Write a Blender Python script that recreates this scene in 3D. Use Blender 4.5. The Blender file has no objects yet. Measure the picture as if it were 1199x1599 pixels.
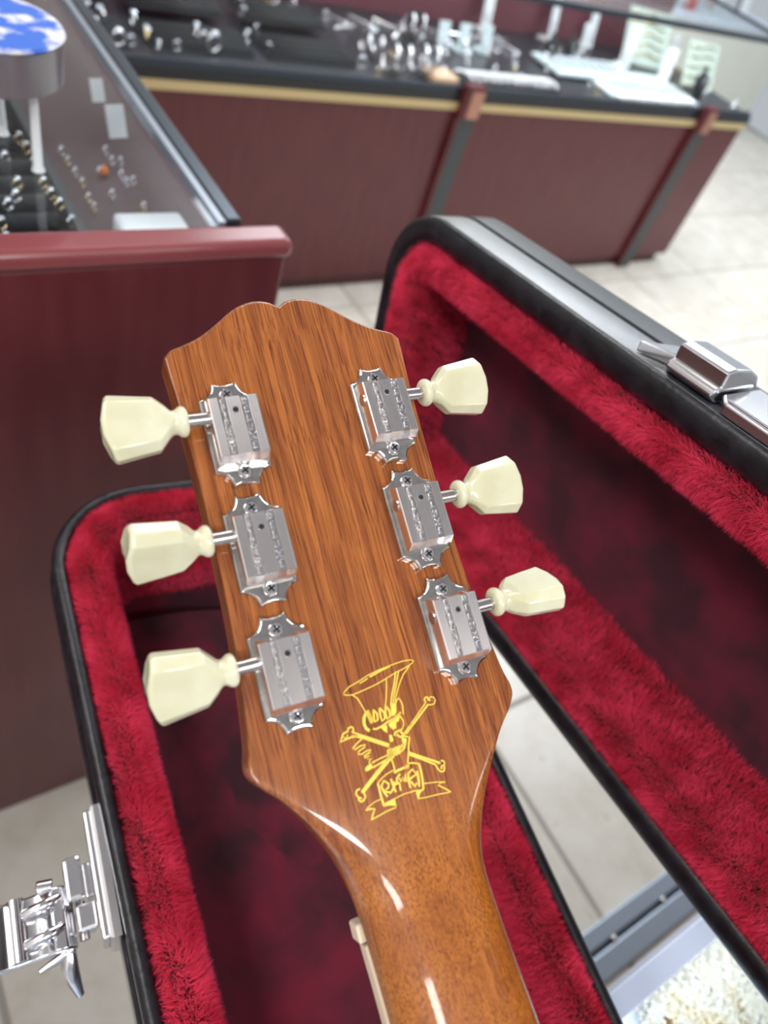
import bpy, bmesh, math, random
import numpy as np
from mathutils import Vector, Matrix
random.seed(7); rng = np.random.default_rng(11)
D = bpy.data; SC = bpy.context.scene; COL = SC.collection
PI = math.pi
# ------------------------------------------------------------------ camera
RW = ((0.83087956, 0.22492742, -0.50896642), (-0.48696603, 0.73651658, -0.46947567), (0.26926426, 0.6379271, 0.72148859))
CAMH = 1.40; FPX = 1143.694
cd = D.cameras.new('camera'); cam = D.objects.new('camera', cd); COL.objects.link(cam)
M3 = Matrix(RW)
cam.matrix_world = Matrix.Translation((0, 0, CAMH)) @ M3.to_4x4()
cd.sensor_fit = 'VERTICAL'; cd.sensor_height = 36.0; cd.lens = FPX / 1599 * 36.0
cd.clip_start = 0.01; cd.clip_end = 60
cd.dof.use_dof = True; cd.dof.focus_distance = 0.292; cd.dof.aperture_fstop = 7.6
SC.camera = cam
# ------------------------------------------------------------------ world, lights, exposure
w = D.worlds.new('world'); SC.world = w; w.use_nodes = True
w.node_tree.nodes['Background'].inputs[0].default_value = (0.86, 0.93, 1.0, 1)
w.node_tree.nodes['Background'].inputs[1].default_value = 0.38
SC.view_settings.view_transform = 'Standard'; SC.view_settings.look = 'None'
SC.view_settings.gamma = 1.0; SC.view_settings.use_curve_mapping = False
SC.view_settings.exposure = 0.48
def area(name, loc, sx, sy, power, col=(1, .98, .97), rot=(0, 0, 0)):
    l = D.lights.new(name, 'AREA'); l.shape = 'RECTANGLE'; l.size = sx; l.size_y = sy; l.energy = power; l.color = col
    o = D.objects.new(name, l); COL.objects.link(o); o.location = loc; o.rotation_euler = rot
    return o
for i, (x, y, sx, sy, p) in enumerate(((-1.5, 1.1, 1.7, 1.5, 40), (2.6, 3.1, 2.0, 1.3, 54), (3.2, 1.45, 1.5, 1.5, 56), (-1.0, -1.15, .45, 1.0, 24), (1.0, 2.3, 1.2, .3, 20), (.1, -1.75, .7, .3, 26), (1.8, -2.8, 1.2, .6, 30))):
    area('ceiling_panel_lamp', (x, y, 2.86), sx, sy, p, (.88, .94, 1) if i in (1, 2) else (1, .98, .96))
# ------------------------------------------------------------------ helpers
def link(o, parent=None):
    COL.objects.link(o)
    if parent: o.parent = parent
    return o
def obj(name, mesh, mat=None, parent=None, loc=None, rot=None):
    if isinstance(mesh, bmesh.types.BMesh):
        me = D.meshes.new(name); mesh.to_mesh(me); mesh.free()
    else: me = mesh
    if mat and not me.materials: me.materials.append(mat)
    o = D.objects.new(name, me); link(o, parent)
    if loc is not None: o.location = loc
    if rot is not None: o.rotation_euler = rot
    return o
def tag(o, label=None, cat=None, group=None, kind=None):
    if label: o['label'] = label
    if cat: o['category'] = cat
    if group: o['group'] = group
    if kind: o['kind'] = kind
    return o
def empty(name, loc=(0, 0, 0), label=None, cat=None, group=None):
    o = D.objects.new(name, None); COL.objects.link(o); o.location = loc; o.empty_display_size = .02
    return tag(o, label, cat, group)
def smooth(o, ang=None):
    me = o.data
    if ang is None: me.shade_smooth()
    else:
        me.shade_smooth()
        try: me.set_sharp_from_angle(angle=math.radians(ang))
        except Exception: pass
    return o
def bevel(o, wd, seg=2, ang=35):
    m = o.modifiers.new('bevel', 'BEVEL'); m.width = wd; m.segments = seg; m.limit_method = 'ANGLE'; m.angle_limit = math.radians(ang)
    return o
def bx(bm, x0, x1, y0, y1, z0, z1):
    v = [bm.verts.new(p) for p in ((x0, y0, z0), (x1, y0, z0), (x1, y1, z0), (x0, y1, z0), (x0, y0, z1), (x1, y0, z1), (x1, y1, z1), (x0, y1, z1))]
    for f in ((0, 3, 2, 1), (4, 5, 6, 7), (0, 1, 5, 4), (1, 2, 6, 5), (2, 3, 7, 6), (3, 0, 4, 7)): bm.faces.new([v[i] for i in f])
def box(name, x0, x1, y0, y1, z0, z1, mat, parent=None, bev=0):
    bm = bmesh.new(); bx(bm, min(x0, x1), max(x0, x1), min(y0, y1), max(y0, y1), min(z0, z1), max(z0, z1))
    o = obj(name, bm, mat, parent)
    if bev: bevel(o, bev)
    return o
def prism(bm, pts, z0, z1, inset=0.0, dz=0.0):
    """polygon outline extruded from z0 to z1; optional inset top rim"""
    n = len(pts); a = [bm.verts.new((p[0], p[1], z0)) for p in pts]; b = [bm.verts.new((p[0], p[1], z1)) for p in pts]
    rings = [a, b]
    if inset:
        c = np.mean(pts, axis=0); q = []
        for i in range(n):
            p0, p1, p2 = (np.array(pts[(i + k) % n]) for k in (-1, 0, 1))
            d1 = (p1 - p0) / (np.linalg.norm(p1 - p0) + 1e-9); d2 = (p2 - p1) / (np.linalg.norm(p2 - p1) + 1e-9)
            nn = np.array([-(d1 + d2)[1], (d1 + d2)[0]]); nn = nn / (np.linalg.norm(nn) + 1e-9)
            if sum(pts[k][0] * pts[(k + 1) % n][1] - pts[(k + 1) % n][0] * pts[k][1] for k in range(n)) < 0: nn = -nn
            q.append(p1 + nn * inset)
        rings.append([bm.verts.new((p[0], p[1], z1 + dz)) for p in q])
    for r0, r1 in zip(rings, rings[1:]):
        for i in range(n): bm.faces.new((r0[i], r0[(i + 1) % n], r1[(i + 1) % n], r1[i]))
    bm.faces.new(rings[-1]); bm.faces.new(a[::-1])
def frame_of(d):
    d = Vector(d).normalized(); a = Vector((0, 0, 1)) if abs(d.z) < .9 else Vector((1, 0, 0))
    u = d.cross(a).normalized(); v = d.cross(u).normalized(); return d, u, v
def tube(bm, pts, r, seg=10, closed=False, cap=True):
    pts = [Vector(p) for p in pts]; n = len(pts); rings = []
    rr = r if isinstance(r, (list, tuple)) else [r] * n
    u = None
    for i, p in enumerate(pts):
        if closed: t = (pts[(i + 1) % n] - pts[i - 1]).normalized()
        else: t = (pts[min(i + 1, n - 1)] - pts[max(i - 1, 0)]).normalized()
        if u is None: _, u, _ = frame_of(t)
        u = (u - t * u.dot(t)).normalized(); v = t.cross(u)
        rings.append([bm.verts.new(p + (u * math.cos(2 * PI * k / seg) + v * math.sin(2 * PI * k / seg)) * rr[i]) for k in range(seg)])
    m = n if closed else n - 1
    for i in range(m):
        a, b = rings[i], rings[(i + 1) % n]
        for k in range(seg): bm.faces.new((a[k], a[(k + 1) % seg], b[(k + 1) % seg], b[k]))
    if cap and not closed: bm.faces.new(rings[0][::-1]); bm.faces.new(rings[-1])
def lathe(bm, prof, seg=24, axis='z', c=(0, 0, 0)):
    """prof: (radius, height) list"""
    rings = []
    for r, h in prof:
        ring = []
        for k in range(seg):
            a = 2 * PI * k / seg; x, y = r * math.cos(a), r * math.sin(a)
            p = (x, y, h) if axis == 'z' else (h, x, y)
            ring.append(bm.verts.new((p[0] + c[0], p[1] + c[1], p[2] + c[2])))
        rings.append(ring)
    for a, b in zip(rings, rings[1:]):
        for k in range(seg): bm.faces.new((a[k], a[(k + 1) % seg], b[(k + 1) % seg], b[k]))
    if prof[0][0] > 1e-6: bm.faces.new(rings[0][::-1])
    if prof[-1][0] > 1e-6: bm.faces.new(rings[-1])
def copy_tree(o, parent=None, loc=None, rotz=None, label=None, scale=None):
    c = o.copy(); COL.objects.link(c)
    if parent: c.parent = parent
    for ch in o.children: copy_tree(ch, c)
    if loc is not None: c.location = loc
    if rotz is not None: c.rotation_euler = (0, 0, rotz)
    if scale: c.scale = (scale,) * 3
    if label: c['label'] = label
    return c
def ray(px, py): return M3 @ Vector(((px - 599.5) / FPX, -(py - 799.5) / FPX, -1))
CAM = Vector((0, 0, CAMH))
def atz(px, py, z): r = ray(px, py); return CAM + r * ((z - CAMH) / r.z)
# ------------------------------------------------------------------ materials
def srgb(r, g, b):
    f = lambda c: (c / 255 / 12.92) if c / 255 <= .04045 else ((c / 255 + .055) / 1.055) ** 2.4
    return (f(r), f(g), f(b), 1)
def mat(name, col, rough=.5, metal=0, **kw):
    m = D.materials.new(name); m.use_nodes = True; b = m.node_tree.nodes['Principled BSDF']
    b.inputs['Base Color'].default_value = col; b.inputs['Roughness'].default_value = rough; b.inputs['Metallic'].default_value = metal
    for k, v in kw.items(): b.inputs[k.replace('_', ' ')].default_value = v
    return m
def N(m, t, **kw):
    n = m.node_tree.nodes.new(t)
    for k, v in kw.items():
        if k in n.inputs: n.inputs[k].default_value = v
        else: setattr(n, k, v)
    return n
def L(m, a, ao, b, bi): m.node_tree.links.new(a.outputs[ao], b.inputs[bi])
def ramp(m, stops):
    r = N(m, 'ShaderNodeValToRGB'); e = r.color_ramp.elements
    while len(e) < len(stops): e.new(.5)
    for i, (p, c) in enumerate(stops): e[i].position = p; e[i].color = c
    return r
def noisy(m, c1, c2, scale=20, detail=4, p0=.35, p1=.65, stretch=(1, 1, 1), bump=0, bscale=None, rough=None):
    b = m.node_tree.nodes['Principled BSDF']; tc = N(m, 'ShaderNodeTexCoord'); mp = N(m, 'ShaderNodeMapping'); mp.inputs['Scale'].default_value = stretch
    L(m, tc, 'Object', mp, 'Vector'); no = N(m, 'ShaderNodeTexNoise', Scale=scale, Detail=detail); L(m, mp, 'Vector', no, 'Vector')
    r = ramp(m, ((p0, c1), (p1, c2))); L(m, no, 'Fac', r, 'Fac'); L(m, r, 'Color', b, 'Base Color')
    if bump:
        n2 = N(m, 'ShaderNodeTexNoise', Scale=bscale or scale, Detail=3); L(m, mp, 'Vector', n2, 'Vector')
        bp = N(m, 'ShaderNodeBump', Strength=bump, Distance=.001); L(m, n2, 'Fac', bp, 'Height'); L(m, bp, 'Normal', b, 'Normal')
    return m
def glassy(name, tint=(.96, .98, .99, 1), refl=.06):
    m = D.materials.new(name); m.use_nodes = True; nt = m.node_tree; nt.nodes.clear()
    out = N(m, 'ShaderNodeOutputMaterial'); mix = N(m, 'ShaderNodeMixShader'); tr = N(m, 'ShaderNodeBsdfTransparent', Color=tint); gl = N(m, 'ShaderNodeBsdfGlossy', Roughness=.03)
    fr = N(m, 'ShaderNodeLayerWeight', Blend=.5); pw = N(m, 'ShaderNodeMath', operation='POWER'); pw.inputs[1].default_value = 4; ad = N(m, 'ShaderNodeMath', operation='MULTIPLY_ADD'); ad.inputs[1].default_value = .4; ad.inputs[2].default_value = refl
    L(m, fr, 'Facing', pw, 0); L(m, pw, 0, ad, 0); L(m, ad, 0, mix, 0); L(m, tr, 0, mix, 1); L(m, gl, 0, mix, 2); L(m, mix, 0, out, 0)
    return m
chrome = mat('polished_nickel', (.80, .77, .74, 1), .10, 1)
noisy(chrome, (.70, .68, .65, 1), (.56, .54, .52, 1), 300, 3)
chrome2 = mat('latch_chrome', (.84, .84, .87, 1), .17, 1)
groove_shade = mat('groove_shade_nickel', (.50, .48, .48, 1), .3, 1)  # darker nickel paints the shade in housing grooves and letter channels
housem = mat('housing_nickel', (.95, .92, .91, 1), .2, 1)
shaftm = mat('brushed_steel', (.55, .52, .5, 1), .25, 1)
keym = mat('pearl_plastic', srgb(222, 220, 180), .16, 0, Subsurface_Weight=.35, Subsurface_Radius=(.006, .006, .004), Coat_Weight=.5, Coat_Roughness=.06)
noisy(keym, srgb(220, 219, 194), srgb(203, 200, 168), 60, 5, .3, .7)
keym.node_tree.nodes['Principled BSDF'].inputs['Subsurface Scale'].default_value = 1.0
goldp = mat('gold_print', srgb(238, 208, 82), .45)
blackm = mat('recess_shade_black', (.01, .01, .01, 1), .8)  # flat black that paints the dark inside holes and slots
cream = mat('cream_binding', srgb(222, 205, 180), .35)
veneer = mat('black_veneer', (.01, .01, .01, 1), .2)
rosew = mat('rosewood', srgb(52, 30, 22), .5)
vinyl = mat('black_vinyl', srgb(30, 31, 36), .28, 0, Coat_Weight=1.0, Coat_Roughness=.3, Coat_IOR=1.6); noisy(vinyl, srgb(26, 28, 34), srgb(44, 47, 56), 120, 5, bump=.35, bscale=700)
pipm = mat('black_piping', srgb(22, 22, 26), .34); noisy(pipm, srgb(18, 18, 22), srgb(34, 34, 40), 90, 4, bump=.3, bscale=300)
plush = mat('crimson_plush_shaded', srgb(150, 12, 42), .95, 0, Sheen_Weight=.35, Sheen_Roughness=.5, Sheen_Tint=(1, .25, .4, 1)); noisy(plush, srgb(40, 2, 18), srgb(100, 6, 34), 22, 5, .38, .72)  # same plush as fur; inner shade and head-on velvet dimness put into colour
fur = mat('crimson_fur', srgb(176, 22, 56), .9, 0, Sheen_Weight=.3, Sheen_Roughness=.4, Sheen_Tint=(1, .4, .5, 1)); noisy(fur, srgb(208, 27, 64), srgb(242, 64, 102), 40, 3)
lam = mat('mahogany_laminate', srgb(92, 38, 44), .32); noisy(lam, srgb(88, 34, 40), srgb(98, 44, 48), 7, 6, stretch=(6, 1, 1))
lamtrim = mat('mahogany_rail', srgb(134, 70, 74), .2)
copper = mat('copper_bracket', srgb(190, 140, 122), .3, .7)
darkgrey = mat('grey_post', srgb(62, 68, 70), .45)
goldstrip = mat('brass_strip', srgb(208, 186, 138), .45, .25)
deckm = mat('black_deck', srgb(34, 36, 42), .3)
pearl = mat('pearl_white', srgb(238, 236, 226), .2)
velvet = mat('black_velvet', srgb(20, 20, 24), .8)
alu = mat('aluminium_frame', srgb(150, 160, 172), .35, .5)
alu2 = mat('anodised_frame', srgb(70, 78, 88), .3, .7)
glass = glassy('counter_glass'); glass2 = glassy('front_glass', (.97, .98, .98, 1), .012)
silver = mat('silver', (.88, .88, .9, 1), .14, 1); goldj = mat('gold_jewellery', (.95, .78, .45, 1), .14, 1)
gem = mat('gem', (.8, .85, .95, 1), .02, .2, Coat_Weight=1)
whitep = mat('white_leatherette', srgb(226, 230, 232), .5); padm = mat('pale_pad', srgb(198, 212, 216), .5)
browndeck = mat('brown_shelf', srgb(84, 60, 62), .35)
orange = mat('amber', srgb(230, 120, 30), .2)
paleblue = mat('pale_blue_shelf', srgb(214, 226, 242), .35)
tilem = mat('stone_tile', srgb(214, 208, 196), .28)
def tile_nodes(m):
    b = m.node_tree.nodes['Principled BSDF']; g = N(m, 'ShaderNodeNewGeometry'); oi = N(m, 'ShaderNodeObjectInfo')
    n1 = N(m, 'ShaderNodeTexNoise', Scale=9, Detail=7, Roughness=.6); L(m, g, 'Position', n1, 'Vector')
    r = ramp(m, ((.28, srgb(196, 190, 176)), (.45, srgb(212, 206, 193)), (.7, srgb(224, 220, 210)))); L(m, n1, 'Fac', r, 'Fac')
    n2 = N(m, 'ShaderNodeTexNoise', Scale=26, Detail=3); L(m, g, 'Position', n2, 'Vector'); r2 = ramp(m, ((.64, (0, 0, 0, 1)), (.76, (1, 1, 1, 1)))); L(m, n2, 'Fac', r2, 'Fac')
    mx = N(m, 'ShaderNodeMix', data_type='RGBA'); mx.inputs[7].default_value = srgb(186, 182, 158); L(m, r2, 'Color', mx, 0); L(m, r, 'Color', mx, 6)
    hs = N(m, 'ShaderNodeHueSaturation'); mr = N(m, 'ShaderNodeMapRange'); mr.inputs[3].default_value = .94; mr.inputs[4].default_value = 1.03; L(m, oi, 'Random', mr, 0); L(m, mr, 0, hs, 'Value')
    L(m, mx, 2, hs, 'Color'); L(m, hs, 'Color', b, 'Base Color')
tile_nodes(tilem)
grout = mat('grout', srgb(164, 160, 152), .8)
# wood of the headstock and neck: x across, y along the grain (metres, guitar space)
wood = mat('mahogany_lacquer', srgb(170, 90, 40), .38, 0, Coat_Weight=.8, Coat_Roughness=.08, Specular_IOR_Level=.25)
def wood_nodes(m):
    b = m.node_tree.nodes['Principled BSDF']; tc = N(m, 'ShaderNodeTexCoord')
    mp = N(m, 'ShaderNodeMapping'); mp.inputs['Rotation'].default_value = (0, 0, math.radians(-3)); mp.inputs['Scale'].default_value = (1, .022, 1); L(m, tc, 'Object', mp, 'Vector')
    wob = N(m, 'ShaderNodeTexNoise', Scale=35, Detail=2); L(m, tc, 'Object', wob, 'Vector')
    add = N(m, 'ShaderNodeMix', data_type='RGBA', blend_type='LINEAR_LIGHT'); add.inputs[0].default_value = .0008; L(m, mp, 'Vector', add, 6); L(m, wob, 'Color', add, 7)
    fine = N(m, 'ShaderNodeTexNoise', Scale=1500, Detail=5, Roughness=.62); L(m, add, 2, fine, 'Vector')
    mid = N(m, 'ShaderNodeTexNoise', Scale=260, Detail=4, Roughness=.6); L(m, add, 2, mid, 'Vector')
    r1 = ramp(m, ((.35, (0, 0, 0, 1)), (.54, (1, 1, 1, 1)))); L(m, fine, 'Fac', r1, 'Fac')
    r2 = ramp(m, ((.30, (0, 0, 0, 1)), (.66, (1, 1, 1, 1)))); L(m, mid, 'Fac', r2, 'Fac')
    base = N(m, 'ShaderNodeMix', data_type='RGBA'); base.inputs[6].default_value = srgb(118, 60, 24); base.inputs[7].default_value = srgb(174, 104, 48); L(m, r2, 'Color', base, 0)
    pores = N(m, 'ShaderNodeMix', data_type='RGBA'); pores.inputs[6].default_value = srgb(98, 44, 18); L(m, r1, 'Color', pores, 0); L(m, base, 2, pores, 7)
    # short mottled figure on the neck end
    mp2 = N(m, 'ShaderNodeMapping'); mp2.inputs['Scale'].default_value = (1, .55, 1); L(m, tc, 'Object', mp2, 'Vector')
    mot = N(m, 'ShaderNodeTexNoise', Scale=1500, Detail=4, Roughness=.7); L(m, mp2, 'Vector', mot, 'Vector')
    r3 = ramp(m, ((.40, srgb(114, 58, 16)), (.56, srgb(184, 112, 42)))); L(m, mot, 'Fac', r3, 'Fac')
    big = N(m, 'ShaderNodeTexNoise', Scale=60, Detail=2); L(m, tc, 'Object', big, 'Vector')
    sx = N(m, 'ShaderNodeSeparateXYZ'); L(m, tc, 'Object', sx, 'Vector')
    mr = N(m, 'ShaderNodeMapRange'); mr.inputs[1].default_value = -.078; mr.inputs[2].default_value = -.112; mr.interpolation_type = 'SMOOTHSTEP'; L(m, sx, 'Y', mr, 0)
    rb = ramp(m, ((.40, (.35, .35, .35, 1)), (.6, (1, 1, 1, 1)))); L(m, big, 'Fac', rb, 'Fac')
    mu = N(m, 'ShaderNodeMath', operation='MULTIPLY'); L(m, mr, 0, mu, 0); L(m, rb, 'Color', mu, 1)
    mu2 = N(m, 'ShaderNodeMath', operation='MULTIPLY'); mu2.inputs[1].default_value = .75; L(m, mu, 0, mu2, 0)
    fin = N(m, 'ShaderNodeMix', data_type='RGBA'); L(m, mu2, 0, fin, 0); L(m, pores, 2, fin, 6); L(m, r3, 'Color', fin, 7)
    L(m, fin, 2, b, 'Base Color')
wood_nodes(wood)
wing = mat('mahogany_wing', srgb(186, 100, 44), .30, 0, Coat_Weight=1.0, Coat_Roughness=.07)
# ------------------------------------------------------------------ setting
T = .485; X0, Y0 = .888 - 5 * T, .315 - 4 * T; NXT, NYT = 15, 14
fl = box('floor', X0 - 1, X0 + NXT * T + .1, Y0 - 2.6, Y0 + NYT * T + .1, -.06, -.003, grout); tag(fl, kind='structure')
bm = bmesh.new(); g = .005; bx(bm, g, T - g, g, T - g, -.012, 0)
tm = D.meshes.new('tile'); 
bmesh.ops.bevel(bm, geom=[e for e in bm.edges if e.verts[0].co.z > -.001 and e.verts[1].co.z > -.001], offset=.002, segments=1, affect='EDGES')
bm.to_mesh(tm); bm.free(); tm.materials.append(tilem)
for i in range(NXT):
    for j in range(NYT):
        o = D.objects.new('tile', tm); link(o, fl); o.location = (X0 + i * T, Y0 + j * T, 0)
ce = box('ceiling', X0 - 1, X0 + NXT * T, Y0 - 2.6, Y0 + NYT * T, 2.95, 3.0, mat('ceiling_paint', srgb(198, 196, 200), .9)); tag(ce, kind='structure')
wb = box('wall_back', X0, X0 + NXT * T, 4.55, 4.65, 0, 3.0, noisy(mat('wall_paint', srgb(190, 186, 180), .8), srgb(186, 182, 176), srgb(196, 192, 188), 2)); tag(wb, kind='structure')
wm = wb.data.materials[0]
tag(box('wall_left', X0 - .1, X0, Y0, 4.6, 0, 3.0, wm), kind='structure')
# shutter track let into the floor: two bars, a groove and screws
tr = empty('floor_track', (0, 0, 0), 'grey metal shutter track of two bars lying across the tiled floor below the case', 'floor track')
for y0, y1 in ((-.151, -.118), (-.200, -.160)): box('rail', -.4, 2.6, y0, y1, 0, .012, alu, tr, .003)
box('groove', -.4, 2.6, -.160, -.151, 0, .004, alu2, tr)
bm = bmesh.new(); lathe(bm, ((.0055, 0), (.0055, .0012), (.003, .002)), 12); sm_ = D.meshes.new('screw'); bm.to_mesh(sm_); bm.free(); sm_.materials.append(shaftm)
for k in range(12):
    o = D.objects.new('screw', sm_); link(o, tr); o.location = (.30 + .145 * k, -.155 , .0125 if k % 2 else .0125)
# ------------------------------------------------------------------ far display counter
FY = 1.875; S0 = .64; FD = .62; FX0, FX1 = -1.1, 3.135; ZT = .93
fc = empty('display_counter', (1, FY, 0), 'long far jewellery counter with maroon panels, brass strip and glass front', 'display counter')
def sub(name, x0, x1, y0, y1, z0, z1, m, p=fc, bev=0):
    o = box(name, x0 - p.location.x, x1 - p.location.x, y0 - p.location.y, y1 - p.location.y, z0, z1, m, p, bev); return o
posts = (-.72, .47, 1.655, 2.845)
edges = [FX0] + list(posts) + [FX1]
for a, b in zip(edges, edges[1:]): sub('panel', a + .002, b - .002, FY, FY + .03, .045, S0 - .022, lam)
sub('end_panel', FX1 - .03, FX1, FY + .031, FY + FD, .045, S0 - .022, lam)
sub('kick_board', FX0, FX1 - .05, FY + .012, FY + FD, 0, .044, mat('kick', srgb(70, 30, 34), .5))
sub('carcass', FX0, FX1 - .032, FY + .031, FY + FD, .045, S0 - .001, lam)
for px in posts:
    sub('post', px - .024, px + .034, FY - .022, FY - .0005, 0, .60, darkgrey, bev=.002); sub('post_side', px - .038, px - .0245, FY - .020, FY - .0005, 0, .60, lam)
    q = sub('post_bracket', px - .036, px + .036, FY - .028, FY - .0005, .601, .70, lam, bev=.004)
    b = box('bracket_face', px - 1 - .014, px - 1 + .034, -.0315, -.0285, .605, .685, copper, q)
for a, b in zip(edges, edges[1:]):
    sub('brass_strip', a + (.037 if a in posts else 0), b - (.037 if b in posts else 0), FY - .006, FY + .012, S0 - .021, S0 + .001, goldstrip)
sub('deck', FX0, FX1 + .02, FY - .002, FY + FD, S0 + .002, S0 + .03, deckm, bev=.002)
sub('back_panel', FX0, FX1, FY + FD - .02, FY + FD, S0 + .031, ZT, mat('maroon_back', srgb(112, 62, 72), .4))
sub('bottom_frame', FX0, FX1, FY, FY + .012, S0 + .031, S0 + .046, alu2)
sub('top_frame', FX0, FX1 + .3, FY - .004, FY + .018, ZT - .002, ZT + .014, alu2)
sub('back_frame', FX0, FX1 + .3, FY + FD - .018, FY + FD, ZT, ZT + .014, alu2)
sub('end_frame', FX1, FX1 + .014, FY + .02, FY + FD - .02, ZT, ZT + .012, alu2)
sub('front_pane', FX0, FX1, FY + .003, FY + .009, S0 + .047, ZT - .003, glass2)
sub('side_pane', FX1 - .006, FX1, FY + .019, FY + FD - .021, S0 + .031, ZT - .003, glass2)
sub('top_pane', FX0, FX1, FY + .019, FY + FD - .019, ZT + .002, ZT + .008, glass2)
DZ = S0 + .0305
area('case_fill_light', (1.2, FY + .03, ZT - .006), 3.8, .015, 3.5, (.93, .97, 1), (math.radians(25), 0, 0))  # added fill light, brightens the jewellery in the far counter
# jewellery prototypes --------------------------------------------------------
def ring_bm(R=.010, r=.0016):
    bm = bmesh.new(); tube(bm, [(R * math.cos(a), 0, R + R * math.sin(a)) for a in np.linspace(0, 2 * PI, 20, endpoint=False)], r, 6, True); return bm
def gem_bm(s=.005, z=.021):
    bm = bmesh.new(); lathe(bm, ((0, z - s), (s, z), (s * .8, z + s * .35), (s * .45, z + s * .5)), 8); return bm
def place_ring(x, y, z, m=silver, s=1.0, lab='', grp=None, rz=0):
    key = m.name
    if key not in protos:
        e = empty('finger_ring', (x, y, z)); o = obj('band', ring_bm(), m, e); smooth(o); obj('stone', gem_bm(), gem, e); protos[key] = e
    else: e = copy_tree(protos[key], loc=(x, y, z))
    e.rotation_euler = (0, 0, rz); e.scale = (s,) * 3; tag(e, lab, 'ring', grp); return e
protos = {}
def chainrow(x, y, z, ln, m, lab, grp, rz=0, cat='chain'):
    key = 'chain' + m.name
    if key not in protos:
        e = empty('necklace_chain', (x, y, z)); bm = bmesh.new()
        for k in range(12):
            f = k / 11 - .5
            tube(bm, [(.1 * f + .005 * math.cos(a), .003 * math.sin(a), .002 + .0015 * (k % 2)) for a in np.linspace(0, 2 * PI, 6, endpoint=False)], .0013, 4, True)
        obj('links', bm, m, e); protos[key] = e
    else: e = copy_tree(protos[key], loc=(x, y, z))
    e.scale = (ln / .1, 1.6, 1.6); e.rotation_euler = (0, 0, rz); tag(e, lab, cat, grp); return e
def tray(x0, x1, y0, y1, z, lab, m=velvet, n=0, rows=True):
    t = empty('ring_tray', ((x0 + x1) / 2, (y0 + y1) / 2, z), lab, 'tray', None)
    cx, cy = t.location.x, t.location.y
    box('tray_base', x0 - cx, x1 - cx, y0 - cy, y1 - cy, 0, .006, m, t, .001)
    ny = max(2, int((y1 - y0) / .03))
    for k in range(ny):
        yy = y0 - cy + (k + .5) * (y1 - y0) / ny
        bm = bmesh.new(); tube(bm, [(x0 - cx + .004, yy, .010), (x1 - cx - .004, yy, .010)], .0085, 10); smooth(obj('ring_roll', bm, m, t))
    return t
RL = 'silver and stone ring standing in a black ring roll of the far counter'
RG = 'rings in the far counter trays'
far_trays = [(.40, .66, 'black ring tray at the far left end of the far counter'), (.70, .98, 'black ring tray second from the left in the far counter'), (1.02, 1.30, 'black ring tray in the far counter just left of the hoop stands'), ]
for x0, x1, lab in far_trays:
    tray(x0 , x1, FY + .10, FY + .24, DZ, lab)
    tray(x0 + .01, x1 - .01, FY + .29, FY + .42, DZ + .02, ('raised black ring tray at the back, far left end of the far counter', 'raised black ring tray at the back, second from the left', 'raised black ring tray at the back, left of the hoop stands')[far_trays.index((x0, x1, lab))])
for px, py, s, m in ((118, 10, 1.4, 0), (137, 17, 1.4, 0), (156, 28, 1.7, 0), (185, 62, 1.6, 0), (208, 32, 1.5, 0), (228, 52, 1.3, 1), (205, 62, 1.0, 0), (248, 70, 1.0, 0), (277, 70, 1.0, 0), (306, 52, 1.6, 0), (318, 62, 1.4, 0), (334, 72, 2.0, 0), (232, 55, 1.2, 1), (378, 28, 1.0, 0), (400, 45, 1.0, 0), (455, 103, 1.6, 0), (260, 10, 1.4, 1), (275, 10, 1.2, 1), (420, 70, .8, 0)):
    p = atz(px, py, DZ + .02)
    if p.y > FY + .05: place_ring(p.x, p.y, DZ + (.008 if p.y < FY + .27 else .028), goldj if m else silver, s, RL if not m else 'gold ring standing in a black ring roll of the far counter', RG if not m else 'gold rings in the far counter trays', random.uniform(0, 3))
for k in range(46):
    x = .95 + (k * .0473) % 1.1 if k % 2 else 1.35 + (k * .061) % 1.5; y = FY + .06 + (k * .137) % .42
    if 1.0 < x < 1.3 and y < FY + .45: y = FY + .5
    m_ = goldj if k % 5 == 0 else silver
    place_ring(x, y, DZ, m_, 1.1 + .3 * (k % 3), ('gold' if k % 5 == 0 else 'silver') + ' ring standing loose on the black deck in the middle of the far counter', ('gold' if k % 5 == 0 else 'silver') + ' loose rings on the far deck', k * .7)
for k in range(16):
    chainrow(1.42 + .1 * (k % 8), FY + .40 + .07 * (k // 8), DZ + .001, .09, silver, 'silver chain lying on the black deck at the back of the far counter', 'silver chains at the back of the far deck', .4 + .2 * k)
# hoop stands
def hoops(px, py, R, lab):
    p = atz(px, py, DZ); t = empty('hoop_stand', (p.x, p.y, DZ), lab, 'jewellery stand')
    bm = bmesh.new(); lathe(bm, ((.022, 0), (.022, .004), (.004, .008), (.004, R * 2 + .02)), 14); smooth(obj('stem', bm, velvet, t), 40)
    bm = bmesh.new(); tube(bm, [(-.03, 0, R * 2 + .02), (.03, 0, R * 2 + .02)], .004, 8); obj('crossbar', bm, velvet, t)
    for sx in (-.022, .022):
        bm = bmesh.new(); tube(bm, [(sx + R * .25 * math.sin(a), R * math.cos(a), R + .016 + R * math.sin(a)) for a in np.linspace(0, 2 * PI, 24, endpoint=False)], .0045, 8, True)
        smooth(obj('hoop', bm, silver, t))
for a in ((612, 118, .034, 'black stand with large silver hoops, left of the pair by the counter post'), (655, 120, .036, 'black stand with large silver hoops, right of the pair by the counter post'), (575, 90, .022, 'black stand with small silver hoops behind the large hoops'), (640, 60, .028, 'black stand with silver hoops at the back of the far counter')): hoops(*a)
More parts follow.
